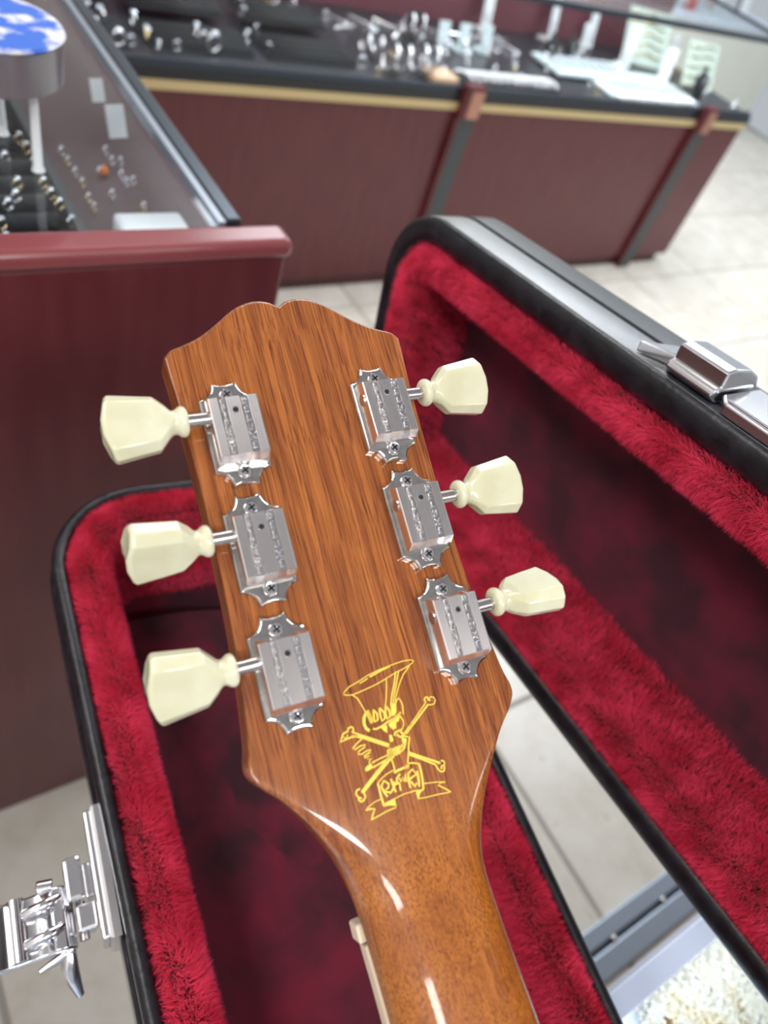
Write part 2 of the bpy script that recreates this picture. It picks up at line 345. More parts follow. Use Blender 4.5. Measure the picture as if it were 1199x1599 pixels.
# upright white earring cards
def card(x, y, z, wd, h, lab, m=padm, lean=.25, rz=0):
    t = empty('earring_display', (x, y, z), lab, 'jewellery display'); t.rotation_euler = (0, 0, rz)
    bm = bmesh.new(); bx(bm, -wd / 2, wd / 2, -.003, .003, 0, h)
    o = obj('card', bm, m, t); o.rotation_euler = (-lean, 0, 0); bevel(o, .002)
    bm = bmesh.new(); bx(bm, -wd / 2, wd / 2, -.005, .05, 0, .006); obj('foot', bm, m, t)
    for k in range(3):
        bm = bmesh.new(); tube(bm, [(wd * .28 * math.cos(a), -.008, h * .5 - .012 * k + wd * .35 * math.sin(a)) for a in np.linspace(PI, 2 * PI, 12)], .0014, 6); oo = obj('chain', bm, silver, t); oo.rotation_euler = (-lean, 0, 0); smooth(oo)
for px, py, lab in ((690, 75, 'white upright pad with silver chains, leftmost of three'), (722, 78, 'white upright pad with silver chains, middle of three'), (757, 80, 'white upright pad with silver chains, rightmost of three')):
    p = atz(px, py, DZ + .01); card(p.x, p.y, DZ, .045, .085, lab)
# bracelets on a long black ramp
p0 = atz(724, 118, DZ + .02); p1 = atz(868, 140, DZ + .02)
rp = tag(box('bracelet_ramp', p0.x - .03, p1.x + .03, p0.y - .035, p0.y + .05, DZ, DZ + .018, velvet, None, .005), 'low black velvet ramp carrying a row of silver bracelets', 'jewellery display')
proto_b = None
for k in range(13):
    f = k / 12; x = p0.x + (p1.x - p0.x) * f; y = p0.y
    if proto_b is None:
        proto_b = empty('chain_bracelet', (x, y, DZ + .02)); bm = bmesh.new()
        for q in range(9):
            a = -1.1 + q * .275; c = Vector((0, .034 * math.sin(a), .018 * math.cos(a) - .008))
            tube(bm, [c + Vector((.006 * math.cos(b), .0055 * math.sin(b), .002 * (q % 2))) for b in np.linspace(0, 2 * PI, 8, endpoint=False)], .002, 5, True)
        smooth(obj('links', bm, silver, proto_b)); e = proto_b
    else: e = copy_tree(proto_b, loc=(x, y, DZ + .02))
    e.rotation_euler = (0, 0, .5); tag(e, 'silver link bracelet laid over the low black ramp', 'bracelet', 'bracelets on the black ramp')
# dark busts
def bust(x, y, z, s, m, lab, chain=silver, gm=True, rz=0):
    t = empty('necklace_bust', (x, y, z), lab, 'jewellery bust'); t.rotation_euler = (0, 0, rz); t.scale = (s,) * 3
    bm = bmesh.new(); lathe(bm, ((.035, 0), (.038, .01), (.05, .05), (.052, .075), (.035, .095), (.016, .105), (.015, .125), (.0, .13)), 16)
    for v in bm.verts: v.co.y = v.co.y * .45 + v.co.z * .25
    smooth(obj('form', bm, m, t))
    bm = bmesh.new(); tube(bm, [(.030 * math.cos(a), -.018 - .010 * abs(math.sin(a)), .085 + .045 * math.sin(a)) for a in np.linspace(PI, 2 * PI, 14)], .0022, 6); smooth(obj('chain', bm, chain, t))
    if gm: bm = bmesh.new(); lathe(bm, ((0, -.005), (.006, 0), (0, .005)), 8, c=(0, -.032, .036)); obj('pendant', bm, gem, t)
for px, py, s, m, lab in ((855, 98, .7, velvet, 'black necklace bust, left of the two behind the bracelets'), (888, 96, .7, velvet, 'black necklace bust, right of the two behind the bracelets'), (1052, 105, .8, velvet, 'dark necklace bust with a bright stone pendant'),):
    p = atz(px, py, DZ); bust(min(p.x, 2.94), min(p.y, FY + (.14 if s > .75 else .40)), DZ + .0008, s, m, lab)
# white flat tray with chains
p0 = atz(975, 160, DZ + .01)
wt = empty('chain_tray', (2.62, FY + .18, DZ), 'pale flat tray covered with silver chains at the right of the far counter', 'tray')
box('tray_base', -.26, .24, -.12, .12, 0, .008, padm, wt, .002)
box('tray_step', -.44, .0, .0, .17, .009, .02, padm, wt, .002)
for k in range(12): chainrow(2.62 - .22 + .038 * k, FY + .11 + .0, DZ + .009, .16, silver, 'silver chain lying on the pale flat tray in the far counter', 'chains on the pale tray', 1.3)
for k in range(8): chainrow(2.22 + .045 * k, FY + .27, DZ + .021, .12, silver, 'short silver chain on the raised part of the pale tray', 'chains on the raised pale tray', 1.3)
# white cards fanned at the right
for x, y, rz, h, lab in ((2.56, .47, .5, .10, 'white folded necklace card leaning behind the chain tray'), (2.70, .36, -.5, .15, 'tall white necklace card left of the pale green boards'), (2.44, .54, .3, .16, 'narrow white necklace card at the back of the far counter'), (2.10, .54, .1, .16, 'dim white necklace card against the maroon back panel'), (2.79, .22, -.4, .13, 'tall white necklace card near the second counter post'), (2.66, .54, .2, .12, 'short pale card at the back behind the chain tray'), (3.07, .44, .1, .12, 'pale card at the far right corner of the far counter')):
    card(x, FY + y, DZ, .05, h, lab, whitep, .2, rz)
for k, (px, py) in enumerate(((1110, 75), (1120, 92), (1135, 108), (1140, 78), (1150, 100), (1170, 110))):
    p = atz(px, py, DZ + .05); chainrow(min(p.x, 3.05), min(p.y, FY + .5), DZ + .01, .09, goldj, 'gold chain lying at the right end of the far counter', 'gold chains at the right end', .2)
for px, py in ((1060, 155), (1155, 180), (985, 155), (1168, 168)):
    p = atz(px, py, DZ + .01); place_ring(min(p.x, 3.1), max(p.y, FY + .03), DZ, silver, 1.5, 'large silver ring on the black deck by the front glass', 'rings by the front glass', .4)
for k, (x, y, wd, h, lab) in enumerate(((2.86, FY + .40, .22, .20, 'larger pale green board of gold chains leaning at the right of the far counter'), (3.02, FY + .22, .16, .17, 'smaller pale green board of gold chains nearest the far counter end'))):
    e = empty('chain_board', (x, y, DZ), lab, 'jewellery display'); e.rotation_euler = (-.5, 0, -.25); box('board', -wd / 2, wd / 2, -.004, .004, .002, h, mat('pale_green_board', srgb(186, 200, 190), .5), e, .002)
    for q in range(5): bm = bmesh.new(); tube(bm, [(-wd * .42 + .01 * j, -.007 - .001 * (j % 2), h - .02 - .034 * q - .006 * math.sin(j * .5)) for j in range(int(wd * 84))], .0028, 6); smooth(obj('gold_chain', bm, goldj, e))
p = atz(683, 130, DZ); tag(smooth(box('display_block', p.x - .035, p.x + .06, p.y - .03, p.y + .05, DZ, DZ + .03, mat('tan_block', srgb(196, 160, 130), .5), None, .012)), 'tan rounded display block under the silver hoops beside the counter post', 'display block')
# counter further back on the right
c2 = empty('display_counter', (4.4, 3.3, 0), 'second pale topped display counter beyond the right end of the maroon counter', 'display counter')
def sub2(*a, **k): return sub(*a, p=c2, **k)
sub2('base', 3.6, 5.4, 3.25, 3.75, 0, .62, mat('pale_base', srgb(226, 224, 214), .5)); sub2('shelf', 3.6, 5.4, 3.25, 3.75, .621, .64, paleblue)
sub2('glass_top', 3.6, 5.4, 3.25, 3.75, .92, .93, glass2); sub2('frame', 3.6, 5.4, 3.245, 3.265, .93, .95, alu2); sub2('frame', 3.6, 3.62, 3.27, 3.75, .93, .95, alu2)
rb = empty('wall_cabinet', (3.2, 4.0, 0), 'pale tall display cabinet far behind the counters', 'cabinet')
box('body', -1.6, 2.2, 0, .4, 0, 2.2, mat('cabinet_white', srgb(215, 214, 208), .5), rb)
for k in range(3): box('shelf', -1.6, 2.2, -.12, -.002, .55 + .4 * k, .57 + .4 * k, whitep, rb)
cm = [whitep, padm, mat('tan_card', srgb(205, 150, 120), .5), mat('red_card', srgb(205, 70, 72), .5), mat('grey_card', srgb(120, 120, 124), .5)]
nm = ['white', 'pale grey', 'tan', 'red', 'dark grey']
for k in range(12):
    x = 3.70 + .13 * k; q = (0, 2, 0, 4, 2, 1, 3, 0, 1, 2, 0, 4)[k]
    e = empty('card_stand', (x, 3.42 + .13 * (k % 2), .6425)); bm = bmesh.new(); bx(bm, -.04, .04, -.004, .004, 0, .13); o = obj('card', bm, cm[q], e); o.rotation_euler = (-.2, 0, 0)
    bm = bmesh.new(); bx(bm, -.04, .04, -.01, .05, 0, .005); obj('foot', bm, cm[q], e)
    tag(e, ('left hand ' if k == 3 else 'right hand ' if k == 11 else '') + nm[q] + ' upright card standing on the pale second counter', 'jewellery display', nm[q] + ' cards on the second counter')
# ------------------------------------------------------------------ near counter (left)
NY, NT, NX = .527, 1.06, .318
nc = empty('display_counter', (0, NY, 0), 'near glass topped counter on the left with a dark maroon end panel', 'display counter')
def sub3(*a, **k): return sub(*a, p=nc, **k)
e = sub3('end_panel', -1.2, NX, NY, NY + .022, .0, NT - .016, lam, bev=.004)
e = sub3('end_rail', -1.2, NX + .003, NY - .006, NY + .026, NT - .0155, NT + .002, lamtrim); bevel(e, .007, 4)
sub3('side_panel', NX - .022, NX, NY + .023, 1.75, 0, .93, lam)
sub3('shelf', -1.2, NX - .024, NY + .023, 1.75, .985, 1.0, browndeck)
sub3('cabinet_floor', -1.2, NX - .024, NY + .023, 1.75, .0, .06, lam)
sub3('side_frame', .2685, .283, NY + .027, 1.75, NT - .006, NT + .005, alu2, bev=.002)
sub3('frame_inner_edge', .2615, .268, NY + .027, 1.75, NT - .010, NT + .003, alu)
sub3('side_glass', .276, .281, NY + .027, 1.75, 1.001, NT - .007, glass2)
sub3('side_ledge', .2695, NX, NY + .027, 1.75, .94, .984, lam)
sub3('top_glass', -1.2, .261, NY + .027, 1.75, NT - .007, NT, glass)
SZ = 1.0005
area('case_fill_light', (.0, NY + .04, NT - .012), 1.2, .012, .22, (.92, .97, 1), (math.radians(40), 0, 0))  # fill light added under the glass of the near counter
for k, (x0, x1, lab) in enumerate(((-.02, .155, 'black ring tray beside the brown shelf strip'), (-.24, -.04, 'black ring tray at the left of the near counter'))):
    for j in range(4):
        y0 = .60 + .17 * j; tray(x0, x1, y0, y0 + .155, SZ, lab + (', nearest the end panel', ', second from the end panel', ', third from the end panel', ', fourth from the end panel')[j])
box_d = tag(box('tray_divider', .160, .168, .57, 1.6, SZ, SZ + .02, mat('divider_grey', srgb(60, 62, 66), .4)), 'grey divider strip between the black trays and the brown shelf', 'divider')
for px, py, g_ in ((30, 215, 1), (42, 230, 1), (8, 245, 0), (28, 285, 1), (13, 318, 0), (68, 285, 1), (80, 302, 1), (93, 318, 1), (112, 345, 0), (122, 372, 0), (3, 348, 1), (10, 372, 1), (25, 305, 0), (55, 250, 0)):
    p = atz(px, py, SZ + .022); place_ring(p.x, p.y, SZ + .016, goldj if g_ else silver, .5, ('gold' if g_ else 'silver') + ' ring standing in the black rolls of the near counter', ('gold' if g_ else 'silver') + ' rings in the near counter trays', .5)
for px, py in ((95, 212), (105, 228), (117, 245), (128, 262), (147, 300), (165, 212), (175, 228), (155, 245), (190, 250), (175, 280), (198, 262), (213, 230), (185, 318), (200, 345), (240, 260), (138, 285), (225, 300)):
    p = atz(px, py, SZ + .02); place_ring(min(p.x, .245), p.y, SZ, silver if (px + py) % 3 else goldj, .42, 'small ring standing on the brown shelf strip of the near counter' if (px + py) % 3 else 'small gold ring standing on the brown shelf strip of the near counter', 'small silver rings on the brown shelf' if (px + py) % 3 else 'small gold rings on the brown shelf', .7)
p = atz(162, 258, SZ + .01); bm = bmesh.new(); lathe(bm, ((0, 0), (.004, .0015), (.0048, .005), (.003, .009), (0, .010)), 12); o = smooth(obj('amber_bead', bm, orange)); o.location = (p.x, p.y, SZ); tag(o, 'tiny glowing orange amber bead on the brown shelf', 'bead')
p = atz(305, 360, SZ + .03)
wbx = tag(box('price_box', .192, .254, .585, .625, SZ, SZ + .032, whitep, None, .004), 'white box under the glass right behind the maroon rail', 'box')
for x, y, sz, lab in ((.248, .785, .014, 'white tag card by the metal frame, larger of the two'), (.246, .845, .010, 'white tag card by the metal frame, smaller of the two')):
    bm = bmesh.new(); bx(bm, -sz * .7, sz * .7, -.001, .001, 0, sz * 2.2); o = obj('tag_card', bm, whitep); o.location = (x, y, NT - .008 - sz * 2.2); o.rotation_euler = (-.35, 0, .2); tag(o, lab, 'card')
# round stand with the blue and white print
rs = empty('round_stand', (.112, .668, NT + .001), 'round drum stand with blue and white printed top on the glass counter', 'display stand')
bw = mat('blue_white_print', (1, 1, 1, 1), .25); noisy(bw, srgb(232, 232, 238), srgb(60, 110, 210), 30, 6, .42, .52)
bm = bmesh.new(); lathe(bm, ((.054, .098), (.056, .100), (.0545, .102)), 48); smooth(obj('printed_top', bm, bw, rs), 40)
bm = bmesh.new(); lathe(bm, ((.050, .066), (.0535, .068), (.0535, .0975), (.050, .0977)), 48); smooth(obj('drum', bm, mat('smoky_drum', srgb(130, 128, 132), .2, .3), rs), 40)
for k in range(3):
    a = -.82 + k * 2 * PI / 3; bm = bmesh.new(); lathe(bm, ((.0055, 0), (.004, .004), (.0034, .0655)), 12, c=(.036 * math.cos(a), .036 * math.sin(a), 0)); smooth(obj('leg', bm, whitep, rs), 40)
# ------------------------------------------------------------------ glass counter under the case
GZ = .852; GY = -.085
gc = empty('display_counter', (.2, -.5, 0), 'glass counter under the guitar case with pale blue inside and wide pale metal edge', 'display counter')
def sub4(*a, **k): return sub(*a, p=gc, **k)
sub4('top_rim', -.9, 1.6, GY - .017, GY, GZ - .022, GZ, mat('pale_satin_metal', srgb(196, 206, 228), .4, .2), bev=.0012)
sub4('top_glass', -.9, 1.6, -.9, GY - .0185, GZ - .006, GZ - .001, glass)
sub4('shelf', -.9, 1.6, -.9, GY - .0145, GZ - .075, GZ - .065, paleblue)
sub4('front_panel', -.9, 1.6, GY - .32, GY - .30, .0, GZ - .077, lam)
sub4('back_panel', -.9, 1.6, -.92, -.902, 0, GZ - .001, lam)
sub4('front_glass', -.9, 1.6, GY - .0135, GY - .009, GZ - .075, GZ - .023, glass2)
GS = GZ - .0645
area('case_fill_light', (.4, GY - .03, GZ - .012), 1.6, .012, .45, (.92, .97, 1), (math.radians(-30), 0, 0))  # added fill for the pale shelf, no fitting modelled
for k in range(60):
    px = 985 + (k * 61) % 215; py = 1480 + (k * 47) % 118
    p = atz(px, py, GS)
    if p.y < GY - .03: chainrow(p.x, p.y, GS + .0005, .034, pearl if k % 15 else goldj, ('pearl' if k % 15 else 'gold') + ' strand coiled on the pale blue shelf of the glass counter', ('pearl' if k % 15 else 'gold') + ' strands on the pale blue shelf', random.uniform(0, 3))
for k, (px, py) in enumerate(((1075, 1550), (1020, 1585), (1150, 1590), (1110, 1520))):
    p = atz(px, py, GS); e = empty('gift_box', (p.x, min(p.y, GY - .04), GS + .0005), ('white square frame box nearest the pale rim', 'white square frame box at the lower edge of the view', 'white square frame box beside the case lid edge', 'white square frame box next to the chains')[k], 'box'); e.rotation_euler = (0, 0, .3 * k); e.scale = (.5, .5, .5)
    box('base', -.016, .016, -.013, .013, 0, .008, whitep, e, .003); box('insert', -.010, .010, -.008, .008, .0081, .011, padm, e, .002)
# ------------------------------------------------------------------ guitar case
def upath(hw, r, L_, taper=0, n_s=60, n_c=10, n_e=16):
    """U outline: local a (towards head end, end at 0) and b (lateral); from -L on side b=-hw round the end to -L on side +hw"""
    r = max(r, .006); P = []
    for t in np.linspace(0, 1, n_s, endpoint=False): P.append((-L_ + t * (L_ - r), -hw))
    for t in np.linspace(0, 1, n_c, endpoint=False): a = -PI / 2 + t * PI / 2; P.append((-r + r * math.cos(a), -hw + r + r * math.sin(a)))
    for t in np.linspace(0, 1, n_e, endpoint=False): P.append((0, -hw + r + t * (2 * hw - 2 * r)))
    for t in np.linspace(0, 1, n_c, endpoint=False): a = t * PI / 2; P.append((-r + r * math.cos(a), hw - r + r * math.sin(a)))
    for t in np.linspace(0, 1, n_s + 1): P.append((-r - t * (L_ - r), hw))
    Q = np.array(P); Q[:, 1] *= 1 + taper * Q[:, 0]; return Q
def ugrid(prof, hw, r, L_, taper=0, **k):
    G = []
    for i, z in prof:
        q = upath(hw - i, r - i, L_, taper, **k); q[:, 0] -= i * (q[:, 0] > -L_ + 1e-6)
        G.append(np.column_stack([q, np.full(len(q), z)]))
    return np.array(G)          # profile x path x 3
def grid_mesh(name, G, cap_floor=False):
    a, b, _ = G.shape; V = G.reshape(-1, 3); F = []
    for i in range(a - 1):
        for j in range(b - 1): F.append((i * b + j, i * b + j + 1, (i + 1) * b + j + 1, (i + 1) * b + j))
    if cap_floor:
        o = (a - 1) * b; m = b // 2
        for j in range(m): F.append((o + j, o + j + 1, o + b - 2 - j, o + b - 1 - j)) if j + 1 < b - 2 - j else None
        if b % 2: pass
    me = D.meshes.new(name); me.from_pydata([tuple(v) for v in V], [], F); me.validate(); return me
def fur_mesh(name, G, n, length, seed, dens=None, lean=.5, wid=.00017):
    """n tapered fibres rooted on grid G, tufted by low frequency noise"""
    r = np.random.default_rng(seed); a, b, _ = G.shape
    P00, P01, P10, P11 = G[:-1, :-1], G[:-1, 1:], G[1:, :-1], G[1:, 1:]
    nrm = np.cross(P01 - P00, P10 - P00); ar = np.linalg.norm(nrm, axis=2); nrm = nrm / (ar[..., None] + 1e-12)
    w_ = ar.copy() if dens is None else ar * np.array(dens)[:, None]
    idx = r.choice(w_.size, n, p=(w_ / w_.sum()).ravel()); i, j = np.unravel_index(idx, w_.shape)
    u, v = r.random((2, n, 1)); p = (P00[i, j] * (1 - u) + P01[i, j] * u) * (1 - v) + (P10[i, j] * (1 - u) + P11[i, j] * u) * v
    nn = nrm[i, j]
    f = np.zeros((n, 3))
    for k in range(9):
        kv = r.normal(size=3) * (150 if k < 5 else 420); ph = r.random() * 6.28; f += np.sin(p @ kv + ph)[:, None] * r.normal(size=3) * (.24 if k < 5 else .20)
    d = nn + f * lean + r.normal(size=(n, 3)) * .30; d /= np.linalg.norm(d, axis=1)[:, None]
    d -= nn * np.minimum((d * nn).sum(1), 0)[:, None] * 1.6
    ln = length * (.65 + .5 * r.random((n, 1))); side = np.cross(d, r.normal(size=(n, 3))); side /= np.linalg.norm(side, axis=1)[:, None] + 1e-9
    mid = p + d * ln * .55; d2 = d + f * .25 + r.normal(size=(n, 3)) * .15; tip = mid + d2 / np.linalg.norm(d2, axis=1)[:, None] * ln * .5
    V = np.stack([p - side * wid - nn * .001, p + side * wid - nn * .001, mid + side * wid * .8, mid - side * wid * .8, tip], 1).reshape(-1, 3)
    base = np.arange(n) * 5
    loops = np.stack([base, base + 1, base + 2, base + 3, base + 3, base + 2, base + 4], 1).ravel()
    me = D.meshes.new(name); me.vertices.add(5 * n); me.vertices.foreach_set('co', V.ravel().astype(np.float32)); me.loops.add(7 * n); me.loops.foreach_set('vertex_index', loops.astype(np.int32))
    me.polygons.add(2 * n); st_ = np.stack([np.arange(n) * 7, np.arange(n) * 7 + 4], 1).ravel(); me.polygons.foreach_set('loop_start', st_.astype(np.int32)); me.polygons.foreach_set('loop_total', np.tile([4, 3], n).astype(np.int32))
    me.update(calc_edges=True); return me
case = empty('guitar_case', (.187, .364, GZ), 'open black guitar case with thick crimson plush lining and chrome latches', 'guitar case')
def local_root(name, loc, ax_a, ax_b, ax_c):
    M = Matrix(((ax_a[0], ax_b[0], ax_c[0], loc[0]), (ax_a[1], ax_b[1], ax_c[1], loc[1]), (ax_a[2], ax_b[2], ax_c[2], loc[2]), (0, 0, 0, 1))); return M
def put(o, M): o.parent = case; o.matrix_parent_inverse = Matrix.Translation(-Vector(case.location)); o.matrix_basis = M; return o
# base: local a along the axis to the head end, b across (left to right), c up
th = math.radians(82.6); A_ = Vector((math.cos(th), math.sin(th), 0)); B_ = Vector((math.sin(th), -math.cos(th), 0)); CC = Vector((0, 0, 1))
RIMZ = .955; HW = .1305; TP = .195; LC = .80
MB = local_root('base', Vector((.193, .362, RIMZ)), A_, B_, CC)
DEP = RIMZ - GZ - .001
def bpart(name, prof, m, floor=False, extra=0):
    G = ugrid(prof, HW + extra, .070 + extra, LC, TP); return put(smooth(obj(name, grid_mesh(name, G, floor), m), 50), MB), G
bpart('base_shell', ((.004, -.004), (.001, -.006), (0, -.010), (0, -.014), (0, -.030), (0, -.034), (0, -DEP + .008), (.003, -DEP + .002), (.009, -DEP), (.02, -DEP)), vinyl, True)
bpart('base_piping', [(.0045 + .0049 * math.cos(a), .0005 + .0049 * math.sin(a)) for a in np.linspace(PI * 1.25, -PI * .25, 12)], pipm)
bpart('base_valance', ((-.0004, -.017), (-.0022, -.0185), (-.0022, -.029), (-.0004, -.0305)), pipm)
lp = ((.008, -.006), (.0105, -.004), (.0135, .001), (.018, .0045), (.0245, .005), (.0305, .002), (.034, -.004), (.035, -.014), (.0355, -.035), (.035, -.06), (.035, -DEP + .008))
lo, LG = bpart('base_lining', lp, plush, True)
fo = put(obj('base_plush', fur_mesh('base_plush', LG, 330000, .0070, 3, (.0, .5, 2.0, 2.2, 2.2, 2.2, 1.7, .9, .5, .4)), fur), MB); tag(fo, kind='stuff')
# padded neck block low in the case, the faint raised bed seen under the headstock
bm = bmesh.new(); bmesh.ops.create_grid(bm, x_segments=60, y_segments=24, size=.5)
for v in bm.verts:
    x, y = v.co.x * .70, v.co.y * .165; hgt = .012 + .006 * math.sin(x * 21 + 1) + .010 * (abs(y) / .0825) ** 4 + .004 * math.sin(y * 60 + x * 30)
    v.co = (x, y, hgt)
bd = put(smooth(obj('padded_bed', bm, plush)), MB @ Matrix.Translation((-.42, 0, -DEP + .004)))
# latch on the left outer wall (open)
def latch_part(name, bm, m=chrome2, parent=None, bev=.0008, sm=None, M=None):
    o = obj(name, bm, m, parent)
    if bev: bevel(o, bev, 2, 30)
    if sm is not None: smooth(o, sm)
    return o
# latch frame: x outwards from the wall (-b), y along the case (a), z up
sA = -.214 # centre along axis
wl = HW * (1 + TP * sA)
ML = local_root('l', MB @ Vector((sA - .05, -(HW * (1 + TP * (sA - .05))) - .0005, -.004)), -B_, A_, CC)
lt = latch_part('latch', bmesh.new(), chrome2, None, 0); 
bm = bmesh.new(); prism(bm, [(-.034, -.036), (-.028, -.040), (.030, -.040), (.036, -.034), (.036, .001), (-.034, .001)], 0, .004, .0012, .0016)
for v in bm.verts: v.co = (v.co.z, v.co.x, v.co.y)
bm.to_mesh(lt.data); bm.free(); put(lt, ML)
def lsub(name, fn, m=chrome2, bev=.0008, sm=None):
    bm = bmesh.new(); fn(bm); return latch_part(name, bm, m, lt, bev, sm)
lsub('rim_flange', lambda b: bx(b, .0050, .0095, -.033, .035, -.026, -.0005), chrome2, .0014)
lsub('hinge_block', lambda b: bx(b, .0100, .0140, -.008, .010, -.026, -.010))
lsub('hinge_block', lambda b: bx(b, .0100, .0200, -.024, -.0105, -.022, -.008), chrome2, .0015)
lsub('keeper_plate', lambda b: bx(b, .0145, .0235, -.0095, .013, -.012, -.001), chrome2, .002)
lsub('hinge_pin', lambda b: tube(b, [(.0175, -.027, -.016), (.0175, .014, -.016)], .0026, 10), shaftm, 0, 40)
def lever(b):
    prof = [(.0205, -.013), (.025, -.006), (.031, -.004), (.034, -.0075), (.040, -.0085), (.048, -.0085), (.056, -.007), (.066, -.0025), (.068, -.006), (.058, -.011), (.048, -.0125), (.038, -.0125), (.031, -.011), (.024, -.017)]
    a = [b.verts.new((x, -.030, z)) for x, z in prof]; c = [b.verts.new((x, .0015, z)) for x, z in prof]; n = len(prof)
    for i in range(n): b.faces.new((a[i], a[(i + 1) % n], c[(i + 1) % n], c[i]))
    b.faces.new(a[::-1]); b.faces.new(c)
lsub('lever', lever, chrome2, .0012, 40)
for yy in (-.007, -.0215): lsub('link_arm', lambda b: tube(b, [(.027, yy + .002, -.002), (.032, yy, .001), (.040, yy - .001, -.001), (.045, yy - .001, -.005)], [.0022, .0028, .0028, .0030], 10), chrome2, 0, 60)
lsub('cross_bar', lambda b: tube(b, [(.0475, -.029, -.0050), (.0475, .0005, -.0050)], .0042, 12), chrome2, 0, 40)
lsub('knuckle', lambda b: tube(b, [(.029, .002, -.004), (.037, .003, -.004)], .0034, 12), chrome2, .0006, 40)
lsub('bail_hook', lambda b: tube(b, [(.0255, -.030, -.014), (.0265, -.036, -.018), (.0255, -.042, -.024), (.0235, -.048, -.032)], [.0032, .0042, .0036, .0022], 10), chrome2, 0, 60)
lsub('bail_arm', lambda b: tube(b, [(.040, -.034, -.015), (.032, -.032, -.014), (.024, -.029, -.013)], [.0012, .0022, .0024], 8), chrome2, 0, 60)
for y, z in ((-.026, -.030), (.027, -.030), (.0, -.033)): lsub('rivet', lambda b: lathe(b, ((.0034, .0054), (.003, .0068), (.0, .0076)), 12, 'x', (0, y, z)), chrome2, 0, 40)
# lid: a = towards the head end, b = from latch side (top) to hinge side, c = out of the lid towards the guitar
ax = Vector((0.07164019, 0.97968569, -0.18730627)).normalized(); hz = Vector((ax.y, -ax.x, 0)).normalized()   # hz points away (+X)
up = hz.cross(ax).normalized(); up = up if up.z > 0 else -up
PH = atz(764, 995, .965); WL = .2455; SE = -.236
cen = PH + ax * (-SE) + up * (WL / 2)
MLid = local_root('lid', cen, ax, up, -hz)
HL = WL / 2; LD = .064
def lpart(name, prof, m, floor=False, nar=0, sh=(0, 0)):
    G = ugrid(prof, HL - nar, .062, .75); return put(smooth(obj(name, grid_mesh(name, G, floor), m), 50), MLid @ Matrix.Translation((sh[0], sh[1], 0))), G
lpart('lid_shell', ((.036, -.006), (.030, -.0015), (.011, 0), (.002, 0), (.0006, -.0006), (0, -.002), (0, -.026), (.003, -.0268), (.003, -.0288), (-.0004, -.0298), (0, -.032), (0, -LD + .014), (.004, -LD + .004), (.014, -LD), (.03, -LD - .004)), vinyl, True)
lpart('lid_piping', [(.0095 + .0093 * math.cos(a), .0012 + .0034 * math.sin(a)) for a in np.linspace(PI * 1.2, -PI * .2, 10)], pipm)
lp2 = ((.015, -.003), (.0205, -.002), (.0235, .0015), (.028, .004), (.034, .003), (.040, -.003), (.042, -.012), (.043, -.03), (.044, -LD + .010))
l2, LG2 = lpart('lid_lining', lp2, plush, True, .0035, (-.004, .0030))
f2 = put(obj('lid_plush', fur_mesh('lid_plush', LG2, 330000, .0080, 5, (.1, .9, 2.2, 2.2, 2.2, 1.6, .8, .5)), fur), MLid @ Matrix.Translation((-.004, .0030, 0))); tag(f2, kind='stuff')
# catch on the lid's upper wall: frame x along the case (towards body = -a), y away from rim (-c), z up
MC = local_root('c', PH + ax * (-.047) + up * (WL + .0004), -ax, hz, up)
ct = obj('latch_catch', bmesh.new(), chrome2); bm = bmesh.new()
prism(bm, [(-.032, .003), (-.014, .012), (-.010, .003), (-.010, .030), (-.020, .030)], 0, .0055, .0008, .0008); bm.to_mesh(ct.data); bm.free(); bevel(ct, .0006); put(ct, MC)
def csub(name, fn, m=chrome2, bev=.0008, sm=None):
    bm = bmesh.new(); fn(bm); return latch_part(name, bm, m, ct, bev, sm)
def prof_y(b, prof, x0, x1):
    a = [b.verts.new((x0, y, z)) for y, z in prof]; c = [b.verts.new((x1, y, z)) for y, z in prof]; n = len(prof)
    for i in range(n): b.faces.new((a[i], c[i], c[(i + 1) % n], a[(i + 1) % n]))
    b.faces.new(a); b.faces.new(c[::-1])
csub('hook_block', lambda b: prof_y(b, [(.004, 0), (-.001, .004), (.0, .0075), (.004, .0085), (.004, .0165), (.010, .0178), (.022, .0165), (.030, .0125), (.034, .006), (.034, 0)], -.009, .022), chrome2, .0012)
csub('hook_lip', lambda b: bx(b, -.0085, .0215, .0035, .0052, .0088, .0158), shaftm, 0)
csub('side_plate', lambda b: prism(b, [(.0235, .006), (.030, -.0005), (.062, -.0005), (.075, .010), (.075, .034), (.0235, .034)], 0, .0052, .001, .001), chrome2, .0008)
csub('embossed_oval', lambda b: lathe(b, ((.009, .0062), (.0078, .0078), (.0045, .0072), (0, .0070)), 20, 'z', (.060, .021, 0)), chrome2, 0, 60)
csub('plate_rib', lambda b: bx(b, .030, .062, -.0002, .0016, .0064, .0078), chrome2, .0006)
# hinge leaves on the side between the shells, lower down the case
for s_ in (-.30, -.52):
    bm = bmesh.new(); bx(bm, -.02, .02, -.001, .001, -.03, .0); o = put(obj('hinge_leaf', bm, chrome2), MB @ Matrix.Translation((s_, HW * (1 + TP * s_) + .0015, -.004)))
